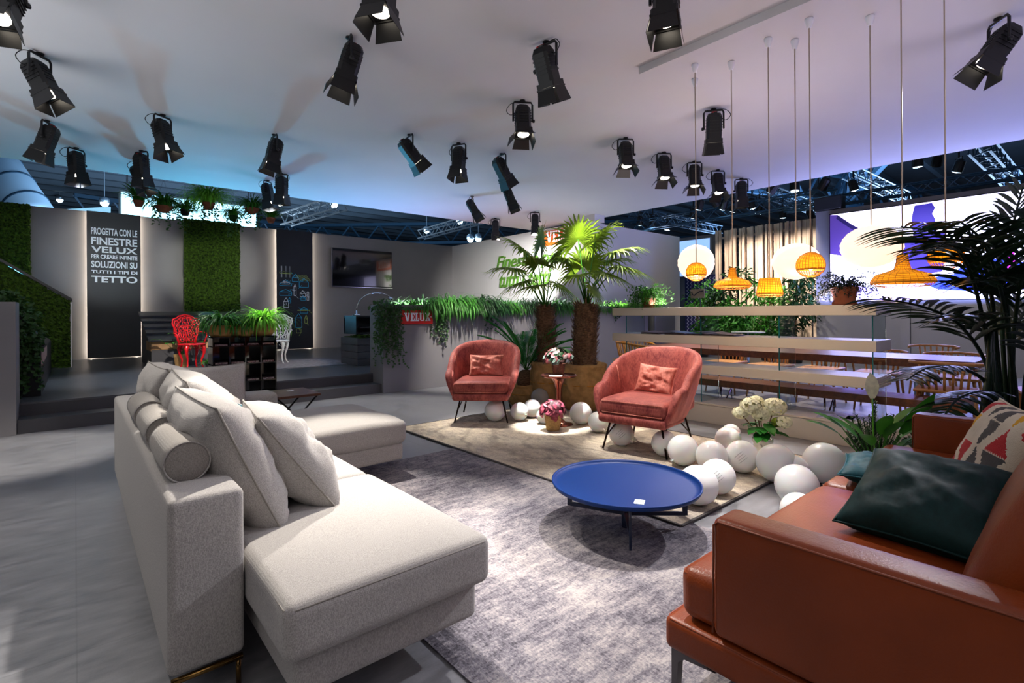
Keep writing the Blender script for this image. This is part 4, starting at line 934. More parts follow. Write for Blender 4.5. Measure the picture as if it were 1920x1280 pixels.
# ================================================================== ORNATE CHAIRS
def ornate_chair(name, label, loc, rz, m):
    t = thing(name, label, 'chair', loc, rz)
    b = MB(); b.lathe(((0, .425), (.2, .425), (.215, .435), (.2, .447), (0, .447)), 28)
    for i in range(24): a = 2 * PI * i / 24; b.tube([(math.cos(a) * .2, math.sin(a) * .2, .435), (math.cos(a) * .2, math.sin(a) * .2, .40)], .006, 5)
    b.build('seat', m, t, smooth=True)
    # pierced back: outline with three lobes at the top
    out = [(-.13, .45), (-.16, .56), (-.19, .60), (-.185, .72), (-.215, .78), (-.20, .86), (-.14, .875), (-.10, .91), (0, .935), (.10, .91), (.14, .875), (.20, .86), (.215, .78), (.185, .72), (.19, .60), (.16, .56), (.13, .45)]
    def W(p): return (p[0], .19 + (p[1] - .45) * .16 - abs(p[0]) ** 2 * .8, p[1])
    b = MB(); b.tube([W(p) for p in out], .014, 8); b.tube([W((p[0] * .86, .45 + (p[1] - .45) * .93)) for p in out], .008, 6)
    b.build('back_rim', m, t, smooth=True)
    b = MB()
    def ring(cx, cz, r, w_=.008, ez=1): b.tube([W((cx + r * math.cos(a), cz + r * ez * math.sin(a))) for a in [2 * PI * i / 14 for i in range(14)]], w_, 5, closed=True)
    for cx, cz, r, e in ((0, .84, .04, 1), (0, .70, .03, 1), (0, .76, .03, .8), (0, .62, .035, 1.2), (0, .52, .03, 1), (-.05, .66, .022, 1), (.05, .66, .022, 1), (-.05, .73, .022, 1), (.05, .73, .022, 1), (-.1, .83, .032, 1), (.1, .83, .032, 1), (-.14, .8, .03, 1), (.14, .8, .03, 1),
                         (-.11, .74, .028, 1.2), (.11, .74, .028, 1.2), (-.13, .66, .026, 1.3), (.13, .66, .026, 1.3), (-.1, .58, .03, 1.2), (.1, .58, .03, 1.2), (-.06, .58, .024, 1.3), (.06, .58, .024, 1.3), (-.07, .5, .024, 1.2), (.07, .5, .024, 1.2), (-.06, .88, .022, .8), (.06, .88, .022, .8)): ring(cx, cz, r, ez=e)
    for s in (-1, 1):
        for dx in (.03, .09, .12): b.tube([W((s * dx, .46)), W((s * (dx + .02), .56)), W((s * (dx - .01), .66)), W((s * (dx + .025), .76)), W((s * dx, .86))], .006, 5)
    b.tube([W((0, .45)), W((0, .92))], .007, 5); b.build('pierced_back', m, t, smooth=True)
    for s in (-1, 1): b = MB(); b.tube([W((s * .19, .64)), (s * .24, .08, .63), (s * .235, -.03, .60), (s * .215, -.02, .52), (s * .2, .02, .44)], .011, 8); b.build('arm', m, t, smooth=True)
    for k in range(4):
        a = PI / 4 + k * PI / 2; c, s = math.cos(a), math.sin(a); b = MB()
        b.tube([(c * r, s * r, z) for r, z in ((.15, .43), (.20, .37), (.19, .28), (.15, .17), (.16, .08), (.20, .015), (.215, .012))], (.035, .032, .022, .014, .013, .013, .018), 8)
        for q in (-1, 1): b.tube([(c * .17, s * .17, .40), (c * .14 - s * .05 * q, s * .14 + c * .05 * q, .36), (c * .16, s * .16, .32)], .006, 5)
        b.build('leg', m, t, smooth=True)
    return t
ornate_chair('ornate_chair', 'bright red cast iron garden chair on the stage', (1.51, 10.15, .281), .25, M_red)
ornate_chair('ornate_chair', 'white cast iron garden chair on the stage behind the spider plants', (2.93, 10.3, .281), -.55, M_wht)
b = MB(); b.b2((1.2, 9.2, .2805), (4.0, 10.9, .288)); tag(b.build('stage_rug', mat('rug_pale', '#8b8488', .95, var=.25, vscale=14, bump=.3)), 'pale rug on the stage under the red and white garden chairs', 'rug')

# ================================================================== PLANTS
def blade(b, p, az, L, w_, up, droop, n=6, rnd=random, fold=.15):
    """strap leaf leaving p at azimuth az, climbing at angle up, bending down by droop radians over its length"""
    pts = [Vector(p)]; a = up; s = L / n; d = Vector((math.cos(az), math.sin(az), 0))
    for i in range(n): pts.append(pts[-1] + (d * math.cos(a) + UP * math.sin(a)) * s); a -= droop / n
    ws = [w_ * (.55 + .45 * math.sin(PI * min(1, (i + 1.2) / (n + 1)))) * (1 if i < n else .05) for i in range(n + 1)]
    b.strip(pts, ws, Vector((-math.sin(az), math.cos(az), 0)), fold)
def leaflet(b, p, d, w_, nrm=None, n=3, bend=0):
    """pointed oval leaf from p along d"""
    p, d = Vector(p), Vector(d); sd = d.cross(nrm if nrm is not None else UP)
    sd = sd.normalized() if sd.length > 1e-5 else Vector((1, 0, 0))
    pts = [p + d * (i / n) - UP * bend * (i / n) ** 2 for i in range(n + 1)]; ws = [w_ * max(.06, math.sin(PI * (i / n * .86 + .1))) for i in range(n + 1)]; ws[-1] = w_ * .04
    b.strip(pts, ws, sd, .2)
def pot(t, r, h, m, name='pot', rim=True):
    b = MB(); b.lathe(((0, 0), (r * .72, 0), (r * .75, .01), (r * .96, h * .82), (r * (1.06 if rim else .97), h * .83), (r * (1.06 if rim else 1), h), (r * .92, h), (r * .9, h * .9), (0, h * .9)), 28, cap=False); b.build(name, m, t, smooth=True)
    b = MB(); b.lathe(((0, h * .9), (r * .9, h * .905)), 20, cap=False); b.build('soil', M_soil, t)
def spider(t, z, n, L, m, w_=.008, r0=.04, rnd=None, name='leaves', droop=2.4, up=(.6, 1.5), ax=1):
    rnd = rnd or random.Random(n); b = MB()
    for i in range(n):
        az = rnd.uniform(0, 2 * PI); rr = r0 * rnd.random()
        blade(b, (math.cos(az) * rr * ax, math.sin(az) * rr, z), az, L * rnd.uniform(.6, 1.1), w_ * rnd.uniform(.7, 1.2), rnd.uniform(*up), droop * rnd.uniform(.7, 1.25), 6, rnd)
    return b.build(name, m, t, smooth=True)
def vines(t, pts, L, m, n=10, ls=.03, rnd=None, name='vines', spread=.05, drop=1.0):
    """hanging ivy strands with heart shaped leaves starting from the given points"""
    rnd = rnd or random.Random(len(pts)); b = MB(); st = MB()
    for p in pts:
        p = Vector(p); l = L * rnd.uniform(.45, 1.0); k = max(4, int(l / (ls * .8))); ph = rnd.uniform(0, 6); line = [p.copy()]
        for i in range(k):
            q = line[-1] + Vector((rnd.uniform(-1, 1) * spread * .35 + math.sin(ph + i * .5) * .006, rnd.uniform(-1, 1) * spread * .2, -l / k)); line.append(q)
            a = rnd.uniform(0, 2 * PI); d = Vector((math.cos(a), math.sin(a) * .8 - .4, rnd.uniform(-.8, .3))).normalized() * ls * rnd.uniform(.7, 1.3)
            leaflet(b, q, d, ls * .42, Vector((rnd.uniform(-.5, .5), -1, rnd.uniform(0, 1))), 2)
        st.tube(line, .0018, 4)
    b.build(name, m, t, smooth=True); return st.build('stems', m, t)
def bushball(b, c, r, n, ls, rnd, sq=(1, 1, 1), w_=.4, outward=.7):
    for i in range(n):
        v = Vector((rnd.gauss(0, 1), rnd.gauss(0, 1), rnd.gauss(0, 1))).normalized(); rr = r * rnd.uniform(.45, 1) ; p = Vector(c) + Vector((v.x * sq[0], v.y * sq[1], v.z * sq[2])) * rr
        d = (v * outward + Vector((rnd.uniform(-1, 1), rnd.uniform(-1, 1), rnd.uniform(-.8, .6))) * .8).normalized() * ls * rnd.uniform(.6, 1.2)
        leaflet(b, p, d, ls * w_, Vector((rnd.uniform(-1, 1), rnd.uniform(-1, 1), 1)), 3, bend=ls * .3)

# the two planter walls and their trailing greenery
t = thing('planter_wall', 'long grey planter wall with trailing plants behind the armchairs', 'planter', (0, 0, 0))
b = MB(); b.b2((3.565, 7.2, .001), (11.6, 7.23, 1.35)); b.b2((3.565, 7.62, .001), (11.6, 7.65, 1.35)); b.b2((3.565, 7.23, .001), (3.595, 7.62, 1.35)); b.b2((11.57, 7.23, .001), (11.6, 7.62, 1.35)); b.build('box', M_wall, t)
b = MB(); b.b2((3.6, 7.232, 1.2), (11.56, 7.618, 1.28)); b.build('soil', M_soil, t)
t = thing('planter_wall', 'grey planter wall at the far left edge beside the stage steps', 'planter', (0, 0, 0))
b = MB(); b.b2((-5, 7.2, .001), (-.455, 7.23, 1.35)); b.b2((-5, 7.62, .001), (-.455, 7.65, 1.35)); b.b2((-.485, 7.23, .001), (-.455, 7.62, 1.35)); b.build('box', M_wall, t)
b = MB(); b.b2((-5, 7.232, 1.2), (-.49, 7.618, 1.28)); b.build('soil', M_soil, t)
def XP(px):                       # x on the planter's front face
    r = ray(px, 600); return r.x * 7.2 / r.y
def fringe(label, px0, px1, L, n, m, seed, w_=.009, up=.35, cat='plant'):
    x0, x1 = XP(px0), XP(px1); rn = random.Random(seed); t = thing('trailing_plant', label, cat, ((x0 + x1) / 2, 7.4, 1.25), 0, 'trailing plants on the planter wall'); b = MB(); hw = (x1 - x0) / 2
    for i in range(n):
        x = rn.uniform(-hw, hw); y = rn.uniform(-.16, .15)
        if rn.random() < .62: az = -PI / 2 + rn.uniform(-.7, .7); Lf = L * rn.uniform(.5, 1.05) + (.2 + y); blade(b, (x, y, 0), az, Lf, w_ * rn.uniform(.6, 1.3), rn.uniform(.8, 1.45), rn.uniform(2.4, 3.0), 9, rn)
        else: blade(b, (x, y, 0), rn.uniform(0, 2 * PI), up * rn.uniform(.6, 1.1), w_, rn.uniform(.7, 1.5), rn.uniform(.8, 2.2), 5, rn)
    b.build('leaves', m, t, smooth=True)
    b = MB(); bushball(b, (0, 0, .06), .16, int(90 * hw * 2), .09, rn, (hw / .16, 1, .8), .16); b.build('tuft', m, t, smooth=True)
def ivy(label, px0, px1, L, n, seed, m=None, ls=.04):
    x0, x1 = XP(px0), XP(px1); rn = random.Random(seed); t = thing('trailing_ivy', label, 'plant', ((x0 + x1) / 2, 7.4, 1.27), 0, 'trailing ivy on the planter wall'); hw = (x1 - x0) / 2
    vines(t, [(rn.uniform(-hw, hw), -.21 - rn.uniform(0, .06), .10 + rn.uniform(-.03, .05)) for i in range(n)], L, m or M_ivy, ls=ls, rnd=rn)
    b = MB(); bushball(b, (0, -.06, .08), .13, int(120 * hw * 2) + 30, .06, rn, (hw / .13, 1.6, .6), .4); b.build('crown', m or M_ivy, t, smooth=True)
fringe('short grass fringe above the red sign on the planter wall', 738, 808, .16, 300, M_leafm, 1)
fringe('first long grassy plant hanging right of the red sign', 806, 850, .42, 420, M_leafm, 2)
fringe('second long grassy plant hanging above the left armchair', 848, 886, .52, 420, M_leafm, 3)
fringe('dark leafy plant hanging right of the left armchair top', 890, 938, .48, 460, M_leafd, 4, .012)
fringe('light green grassy plant trailing left of the cycad', 940, 985, .28, 360, M_leafm, 5)
fringe('grassy plant trailing behind the cycad and left palm trunk', 985, 1040, .42, 420, M_leafd, 6)
fringe('grass trailing between the two palm trunks', 1040, 1075, .45, 260, M_leafm, 7)
fringe('grass trailing just right of the palm trunks', 1100, 1150, .22, 320, M_leafm, 8)
fringe('bright grass trailing over the left end of the top shelf board', 1150, 1235, .34, 420, M_leafl, 9)
ivy('long ivy hanging over the left end of the planter wall', 703, 748, .98, 40, 11)
ivy('ivy strand hanging right of the red sign', 818, 838, .72, 16, 12)
ivy('ivy strand hanging above the right side of the left armchair', 905, 932, .45, 18, 13, M_leafd)
ivy('dark ivy strand hanging right of the palm trunks', 1104, 1118, .55, 16, 14, M_leafd)
ivy('thin ivy strand hanging beside the left end of the shelf', 1150, 1160, .42, 9, 15, M_leafd)
# ivy on the left planter's side
rn = random.Random(33)
t = thing('trailing_ivy', 'ivy spilling over the planter wall at the far left edge', 'plant', (-.75, 7.15, 1.27), 0, 'trailing ivy on the left planter'); vines(t, [(rn.uniform(-.8, .05), -.0, .1) for i in range(26)], .9, M_ivy, ls=.045, rnd=rn)
b = MB(); bushball(b, (-.3, .2, .12), .2, 260, .07, rn, (2.6, 1, .5)); b.build('crown', M_ivy, t, smooth=True)

# roof models on the stage
t = thing('roof_model', 'ivy covered sloping roof model with a skylight at the left of the stage', 'roof model', (0, 0, 0))
y0, y1 = 8.05, 11.4
b = MB(); b.poly([(-3, y0, .282), (-.30, y0, .282), (-.30, y0, .80), (-.66, y0, 1.36), (-3, y0, 1.42)], (0, y1 - y0, 0)); b.build('body', M_blackp, t)
b = MB(); b.poly([(-.30, 8.35, .84), (-.36, 8.35, .9), (-.62, 8.35, 1.34), (-.58, 8.35, 1.37), (-.27, 8.35, .86)], (0, 1.6, 0)); sk = b.build('skylight_frame', M_black, t)
b = MB(); b.poly([(-.305, 8.6, .92), (-.55, 8.6, 1.30), (-.545, 8.6, 1.305), (-.295, 8.6, .925)], (0, 1.1, 0)); b.build('pane', mat('sky_pane', '#5f8f96', .1), sk)
b = MB(); b.poly([(-.299, 8.1, .62), (-.299, 8.1, .80), (-.299, 9.6, .80), (-.299, 9.6, .66)], (.004, 0, 0)); b.build('inner_lining', mat('pink_lining', '#b59a94', .7), t)
b = MB(); rn = random.Random(6); bushball(b, (-.52, 8.2, 1.2), .22, 500, .05, rn, (1, 1.5, .9)); bushball(b, (-.42, 8.0, .95), .2, 300, .05, rn, (.8, .9, 1.2)); bushball(b, (-.8, 8.3, 1.42), .2, 300, .06, rn, (2, 2, .5)); b.build('ivy_cover', M_ivy, t, smooth=True)
t = thing('hanging_ivy', 'ivy hanging down the front of the left roof model to the stage', 'plant', (-.42, 8.0, 1.1)); rn = random.Random(9)
vines(t, [(rn.uniform(-.16, .1), -.02 - rn.random() * .06, rn.uniform(-.3, .2)) for i in range(26)], .62, M_ivy, ls=.045, rnd=rn)
t = thing('roof_model', 'dark slate sloping roof model behind the red chair', 'roof model', (0, 0, 0))
x0, x1 = 1.02, 3.1; y0, y1 = 10.95, 12.6
b = MB(); b.poly([(x0, y0, .282), (x0, y0, .70), (x0, y1, 1.22), (x0, y1, .282)], (x1 - x0, 0, 0)); b.build('body', M_step, t)
b = MB(); b.b2((x0 - .01, y0 - .012, .60), (x1, y0 - .001, .74)); b.b2((x0 - .012, y0 - .012, .58), (x0 - .001, y0 + .7, .74)); b.build('timber_edge', mat('pine', '#b58d62', .6, var=.2, vscale=6), t)
b = MB()
for i in range(5): f = i / 5; b.add([(x0 - .05, y0 - .1 + f * 1.8, .74 + f * .52 + .05), (x1, y0 - .1 + f * 1.8, .74 + f * .52 + .05), (x1, y0 + .3 + f * 1.8, .82 + f * .52 + .05), (x0 - .05, y0 + .3 + f * 1.8, .82 + f * .52 + .05), (x0 - .05, y0 - .1 + f * 1.8, .74 + f * .52 + .01), (x1, y0 - .1 + f * 1.8, .74 + f * .52 + .01), (x1, y0 + .3 + f * 1.8, .82 + f * .52 + .01), (x0 - .05, y0 + .3 + f * 1.8, .82 + f * .52 + .01)], ((0, 1, 2, 3), (7, 6, 5, 4), (0, 4, 5, 1), (1, 5, 6, 2), (2, 6, 7, 3), (3, 7, 4, 0)))
b.build('slates', mat('slate', '#34363c', .4, var=.2, vscale=9), t)

# spider plants on the rack
for lb, x, n, L, m, sd in (('left dark green grassy plant in kraft paper on the black rack', 1.42, 230, .42, M_leafm, 1), ('middle green plant in kraft paper on the black rack', 1.66, 200, .34, M_leafm, 2), ('bright spotlit spider plant in kraft paper on the right of the black rack', 1.92, 300, .50, M_leafl, 3)):
    t = thing('spider_plant', lb, 'potted plant', (x, 7.37, .932), 0, 'plants on the black rack')
    b = MB(); b.lathe([(0, .0), (.11, 0), (.135, .05), (.125, .11), (.14, .15), (.11, .14), (0, .13)], 20, ax=1.05, ay=.8, cap=False)
    b.v = [tuple(Vector(v) + noise.noise_vector(Vector(v) * 14 + Vector((sd, 0, 0))) * .014) for v in b.v]; b.build('kraft_wrap', M_paperbag, t, smooth=True)
    spider(t, .13, n, L, m, .009, .07, random.Random(sd), droop=2.7)
def broadleaf(name, label, loc, potm, n, L, m, w_, ph, pr, seed, cat='potted plant'):
    t = thing(name, label, cat, loc); pot(t, pr, ph, potm, rim=False); rn = random.Random(seed); b = MB(); st = MB()
    for i in range(n):
        az = rn.uniform(0, 2 * PI); up = rn.uniform(.7, 1.4); l = L * rn.uniform(.5, 1); d = Vector((math.cos(az) * math.cos(up), math.sin(az) * math.cos(up), math.sin(up))); p = Vector((0, 0, ph * .9)); q = p + d * l
        st.tube([p, q], .004, 4); leaflet(b, q, (d * .6 + Vector((math.cos(az), math.sin(az), -.2)) * .6).normalized() * L * .5, w_, None, 4, bend=.08)
    b.build('leaves', m, t, smooth=True); st.build('stems', m, t); return t
broadleaf('potted_plant', 'leafy plant in a wicker pot behind the red chair', (1.42, 10.6, .289), M_basket, 16, .42, M_leafm, .05, .24, .12, 4)
t = thing('potted_plant', 'small grassy plant on the stage right of the red chair', 'potted plant', (1.72, 9.9, .289)); pot(t, .06, .1, M_black, rim=False); spider(t, .09, 60, .2, M_leafm, .008, .03)
t = thing('potted_plant', 'upright plant in a brown pot beside the white chair', 'potted plant', (2.72, 10.75, .289)); pot(t, .08, .22, M_terra, rim=False); spider(t, .2, 50, .36, M_leafd, .016, .04, droop=.8, up=(.9, 1.5))

# burlap root balls
def burlap(t, r, h, seed, M4=None):
    n, m = 40, 14; vs = []; rn = random.Random(seed)
    prof = [(0, 0), (r * .92, 0)] + [(r * (.95 + .1 * math.sin(i / m * PI)), h * i / m) for i in range(1, m)] + [(r * 1.05, h * .97), (r * .9, h * 1.02), (r * .75, h * .94), (0, h * .92)]
    b = MB(); b.lathe(prof, n, cap=False); b.v = [tuple(Vector((v[0], v[1], 0)) * (1 + .07 * noise.noise(Vector(v) * 9 + Vector((seed, 0, 0))) + .05 * math.sin(math.atan2(v[1], v[0]) * 9 + v[2] * 14)) + Vector((0, 0, max(0, v[2] + (.03 * noise.noise(Vector(v) * 7) if v[2] > .02 else 0))))) for v in b.v]
    b.build('burlap_wrap', M_burlap, t, smooth=True)
    b = MB(); b.tube([(math.cos(a) * r * 1.06, math.sin(a) * r * 1.06, h * .55) for a in [2 * PI * i / 24 for i in range(24)]], .006, 5, closed=True); b.build('twine', M_rattan, t, smooth=True)
def fan(b, p, d, R, rnd, nseg=30, sweep=2.2):
    """palmate leaf: hub p, outward axis d, radius R"""
    d = Vector(d).normalized(); s = d.cross(UP); s = s.normalized() if s.length > .05 else Vector((1, 0, 0)); nrm = s.cross(d).normalized()
    for i in range(nseg):
        a = -sweep + 2 * sweep * i / (nseg - 1); dd = (d * math.cos(a) + s * math.sin(a)); L = R * (1 - .18 * abs(a / sweep)) * rnd.uniform(.92, 1.05)
        pts = []; n = 6
        for k in range(n + 1):
            f = k / n; pts.append(Vector(p) + dd * L * f + nrm * .05 * R * math.sin(f * 2) - UP * (R * .30 * f ** 2.6 * rnd.uniform(.7, 1.3)))
        ws = [.004, R * .030, R * .040, R * .036, R * .026, R * .014, .001]
        b.strip(pts, ws, nrm.cross(dd), .35)
def fan_palm(label, loc, h, lean, seed, hubs, tr):
    t = thing('fan_palm', label, 'palm', loc, 0, 'twin fan palms'); rn = random.Random(seed)
    burlap(t, tr * 1.75, .56, seed)
    b = MB(); pts = [Vector((lean[0] * (i / 12), lean[1] * (i / 12), .35 + (h - .35) * i / 12)) for i in range(13)]; b.tube(pts, [tr * (.95 + .12 * noise.noise(Vector((i, seed, 0)))) for i in range(13)], 20); b.build('trunk', M_bark, t, smooth=True)
    b = MB()
    for i in range(420):
        f = rn.random(); p = pts[0].lerp(pts[-1], f); a = rn.uniform(0, 2 * PI); o = Vector((math.cos(a), math.sin(a), 0)); L = rn.uniform(.04, .10)
        b.strip([p + o * tr * .9, p + o * tr * 1.12 + UP * L * .6, p + o * tr * 1.25 + UP * L], (.014, .01, .002), Vector((-o.y, o.x, 0)), .2)
    b.build('bark_fibre', M_bark, t)
    st = MB(); top = pts[-1]
    for ro, uo, fo, da, db, rr in hubs:      # hub offset to the right, up and away; outward axis right and up; radius
        q2 = top + RGT * ro + UP * uo + FWD * fo; q = top.lerp(q2, .5) + UP * .05
        st.tube([top - UP * .03, q, q2], (.011, .008, .006), 6); b = MB(); fd = FWD * (fo * 1.5 + rn.uniform(-.3, .1)); dd = (RGT * da + UP * db + fd).normalized()
        fan(b, q2, dd, rr * 1.15, rn, 28, 2.25); b.build('fan_leaf', M_palm, t, smooth=True)
    st.build('leaf_stalks', M_leafm, t, smooth=True)
fan_palm('right and thicker palm of the twin fan palms, with drooping outer fans', (4.92, 4.36, .001), 1.32, (.03, -.02), 3, ((-.1, .82, 0, -.1, 1, .42), (.10, .78, -.12, .5, .5, .46), (.36, .66, .05, 1, .25, .46), (.42, .46, -.05, 1, -.2, .40), (.22, .38, -.12, .7, -.3, .38), (-.12, .36, -.15, -.3, -.1, .34), (.0, .5, .2, .1, .6, .42), (.3, .56, .25, .8, .2, .42), (-.22, .55, .1, -.8, .3, .38), (.06, .2, -.14, .3, -.6, .28)), .155)
fan_palm('left and slimmer palm of the twin fan palms, in front of the moss slogan', (4.75, 4.84, .001), 1.28, (-.02, .02), 8, ((-.26, .74, 0, -.8, .6, .44), (-.40, .52, .1, -1, .1, .42), (-.05, .84, .12, .1, 1, .40), (-.12, .28, -.18, -.4, -.1, .34), (-.28, .34, 0, -.9, -.3, .36), (.1, .62, -.1, .4, .5, .38), (.16, .3, -.12, .5, -.4, .30), (-.1, .56, -.14, -.3, .2, .36)), .125)
# cycad
t = thing('cycad', 'dark green sago cycad in a burlap wrapped pot behind the left armchair', 'potted plant', (4.62, 5.12, .001)); burlap(t, .24, .26, 4)
b = MB(); b.lathe(((0, .2), (.12, .2), (.13, .3), (.11, .40), (.06, .44), (0, .45)), 20); b.build('trunk', M_bark, t, smooth=True)
rn = random.Random(14); st = MB(); b = MB()
for i in range(26):
    az = 2 * PI * i / 26 * 3.1 + rn.uniform(-.2, .2); up = rn.uniform(.7, 1.45); L = rn.uniform(.7, .95); d = Vector((math.cos(az), math.sin(az), 0)); p = Vector((0, 0, .43)); a = up; pts = [p]
    for k in range(14): pts.append(pts[-1] + (d * math.cos(a) + UP * math.sin(a)) * L / 14); a -= .05 + .02 * rn.random()
    st.tube(pts, .004, 4); sd = Vector((-d.y, d.x, 0))
    for k in range(3, 15):
        for h_ in (0, .5):
            q = pts[k - 1].lerp(pts[k], h_); tt = (pts[k] - pts[k - 1]).normalized(); ll = .15 * math.sin(PI * min(1, (k + h_ - 1) / 14.5)) + .02
            for s in (-1, 1): dd = (sd * s * .75 + tt * .75 + UP * .18).normalized() * ll; leaflet(b, q, dd, .006, tt, 2)
b.build('fronds', mat('cycad_leaf', '#1f7a2a', .4, var=.3, vscale=5, ttrans=.25), t, smooth=True); st.build('ribs', M_leafm, t)

# kentia palm on the right
t = thing('kentia_palm', 'tall dark feather palm standing behind the leather sofa', 'palm', (4.62, .52, .001))
pot(t, .17, .34, M_black, rim=False)
base = Vector((4.62, .52, .001)); rn = random.Random(21)
fr = [  # pixel path of each rib at the palm's own distance, read from the photograph once: (distance, points, leaflet length)
    (2.95, ((1862, 800), (1850, 640), (1815, 500), (1760, 440), (1690, 425)), .42), (3.3, ((1868, 800), (1852, 690), (1800, 610), (1730, 575), (1650, 560)), .40), (3.1, ((1872, 800), (1850, 720), (1800, 690), (1740, 690), (1700, 712)), .26),
    (3.7, ((1880, 800), (1868, 640), (1850, 560), (1838, 500), (1822, 440)), .34), (3.5, ((1885, 800), (1880, 620), (1885, 500), (1900, 420), (1918, 350)), .42), (3.2, ((1876, 800), (1862, 660), (1845, 610), (1815, 590), (1780, 600)), .28),
    (3.0, ((1895, 800), (1900, 640), (1912, 540), (1935, 450), (1970, 400)), .45), (3.6, ((1890, 800), (1895, 680), (1905, 620), (1925, 580), (1960, 570)), .40), (3.05, ((1875, 800), (1860, 560), (1830, 470), (1790, 450), (1750, 470)), .36),
    (3.0, ((1900, 810), (1890, 760), (1850, 735), (1800, 745), (1770, 780)), .26), (2.9, ((1905, 800), (1890, 620), (1870, 520), (1840, 450), (1800, 415)), .40), (3.2, ((1895, 790), (1890, 600), (1880, 540), (1858, 520), (1830, 530)), .34),
    (2.9, ((1910, 800), (1925, 700), (1950, 640), (1990, 600), (2050, 590)), .4)]
def catmull(P, n):
    out = []
    for i in range(len(P) - 1):
        p0, p1, p2, p3 = P[max(0, i - 1)], P[i], P[i + 1], P[min(len(P) - 1, i + 2)]
        for k in range(n): s = k / n; out.append(.5 * ((2 * p1) + (p2 - p0) * s + (2 * p0 - 5 * p1 + 4 * p2 - p3) * s * s + (3 * p1 - p0 - 3 * p2 + p3) * s ** 3))
    return out + [P[-1]]
for d, P, ll in fr:
    d0 = 3.55; n = len(P); W3 = [Vector((base.x + rn.uniform(-.05, .05), base.y + rn.uniform(-.05, .05), .33))] + [at(x, y, d0 + (d - d0) * i / (n - 1)) for i, (x, y) in enumerate(P)]
    C3 = catmull(W3, 7); b = MB(); m = len(C3); loc = [p - base for p in C3]; b.tube(loc, [.016 * (1 - .8 * i / m) + .002 for i in range(m)], 6)
    a0 = int(m * .50); tot = m - a0
    for i in range(a0, m - 1):
        for hh in (0,):
            f = (i + hh - a0) / tot; p = loc[i].lerp(loc[i + 1], hh); tt = (loc[i + 1] - loc[i]).normalized(); sd = tt.cross(UP); sd = sd.normalized() if sd.length > .1 else RGT.copy()
            L = ll * (.35 + .65 * math.sin(PI * min(1, .18 + f * .8)))
            for s in (-1, 1):
                dd = (sd * s * rn.uniform(.65, .9) + tt * rn.uniform(.45, .85) + UP * .12).normalized(); pts = [p + dd * L * q / 6 - UP * L * (.26 + .08 * s) * (q / 6) ** 2.2 for q in range(7)]
                b.strip(pts, [.004, .011, .015, .0155, .012, .007, .001], tt, .3)
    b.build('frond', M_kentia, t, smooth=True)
b = MB()
for i in range(6): x = rn.uniform(-.07, .07); b.tube([(x, rn.uniform(-.07, .07), .3), (x * .8, 0, .9 + rn.random() * .2)], (.022, .014), 8)
b.build('stalk', M_kentia, t, smooth=True)

# potted plants at the far end of the leather sofa
def conifer(label, loc, h, seed, r=.13):
    t = thing('dwarf_conifer', label, 'potted plant', loc); pot(t, .09, .12, M_black, rim=False); rn = random.Random(seed); b = MB(); st = MB()
    for i in range(46):
        az = rn.uniform(0, 2 * PI); rr = r * rn.random() ** .6; z0 = .1; top = Vector((math.cos(az) * rr * 1.4, math.sin(az) * rr * 1.4, h * (1 - .45 * (rr / r) ** 1.5) * rn.uniform(.75, 1))); p0 = Vector((math.cos(az) * rr * .4, math.sin(az) * rr * .4, z0)); st.tube([p0, top], .003, 4)
        for k in range(26):
            f = .15 + .85 * k / 26; p = p0.lerp(top, f)
            for q in range(3): a = rn.uniform(0, 2 * PI); leaflet(b, p, Vector((math.cos(a), math.sin(a), .9)).normalized() * .03, .004, None, 2)
    b.build('needles', M_leafd, t); st.build('stems', M_leafd, t)
conifer('dark bushy dwarf conifer between the shelf end and the leather sofa', (4.42, 1.13, .001), .58, 1, .15)
conifer('second dark dwarf conifer just above the far arm of the leather sofa', (4.66, .78, .001), .52, 2, .15)
t = thing('peace_lily', 'peace lily with one white flower behind the leather sofa', 'potted plant', (4.05, 1.02, .001)); pot(t, .10, .16, M_wht, rim=False); rn = random.Random(3); b = MB(); st = MB()
for i in range(16):
    az = rn.uniform(0, 2 * PI); up = rn.uniform(.8, 1.3); l = rn.uniform(.18, .32); d = Vector((math.cos(az) * math.cos(up), math.sin(az) * math.cos(up), math.sin(up))); p = Vector((0, 0, .14)); q = p + d * l; st.tube([p, q], .004, 4)
    leaflet(b, q, (d + Vector((math.cos(az), math.sin(az), 0)) * .5).normalized() * rn.uniform(.2, .28), .045, None, 5, bend=.05)
p = Vector((0, 0, .14)); q = Vector((-.04, -.14, .42)); st.tube([p, q], .005, 4); leaflet(b, q, Vector((.03, -.17, .27)), .055, Vector((-.6, -.8, 0)), 6)
b.build('leaves', M_leafm, t, smooth=True); st.build('stems', M_leafm, t)
b = MB(); q = Vector((-.08, .0, .63)); b.tube([p, (-.06, 0, .4), q], .004, 5); b.build('flower_stem', M_leafl, t, smooth=True)
b = MB(); leaflet(b, q, Vector((.0, .01, .17)), .045, Vector((-.7, -.7, 0)), 6); b.build('flower', M_cream, t, smooth=True)
t = thing('hydrangea', 'cream flowering hydrangea in a white pot among the balloons', 'potted plant', (4.28, 1.86, .0175)); pot(t, .075, .15, M_wht); rn = random.Random(8)
st = MB(); lv = MB()
heads = ((-.09, .05, .42, .085, 0), (.06, -.07, .41, .09, 0), (-.04, .0, .36, .07, 0), (.0, -.17, .31, .055, 0), (.05, -.1, .29, .045, 1), (-.13, .12, .36, .06, 0), (.02, .06, .44, .06, 0))
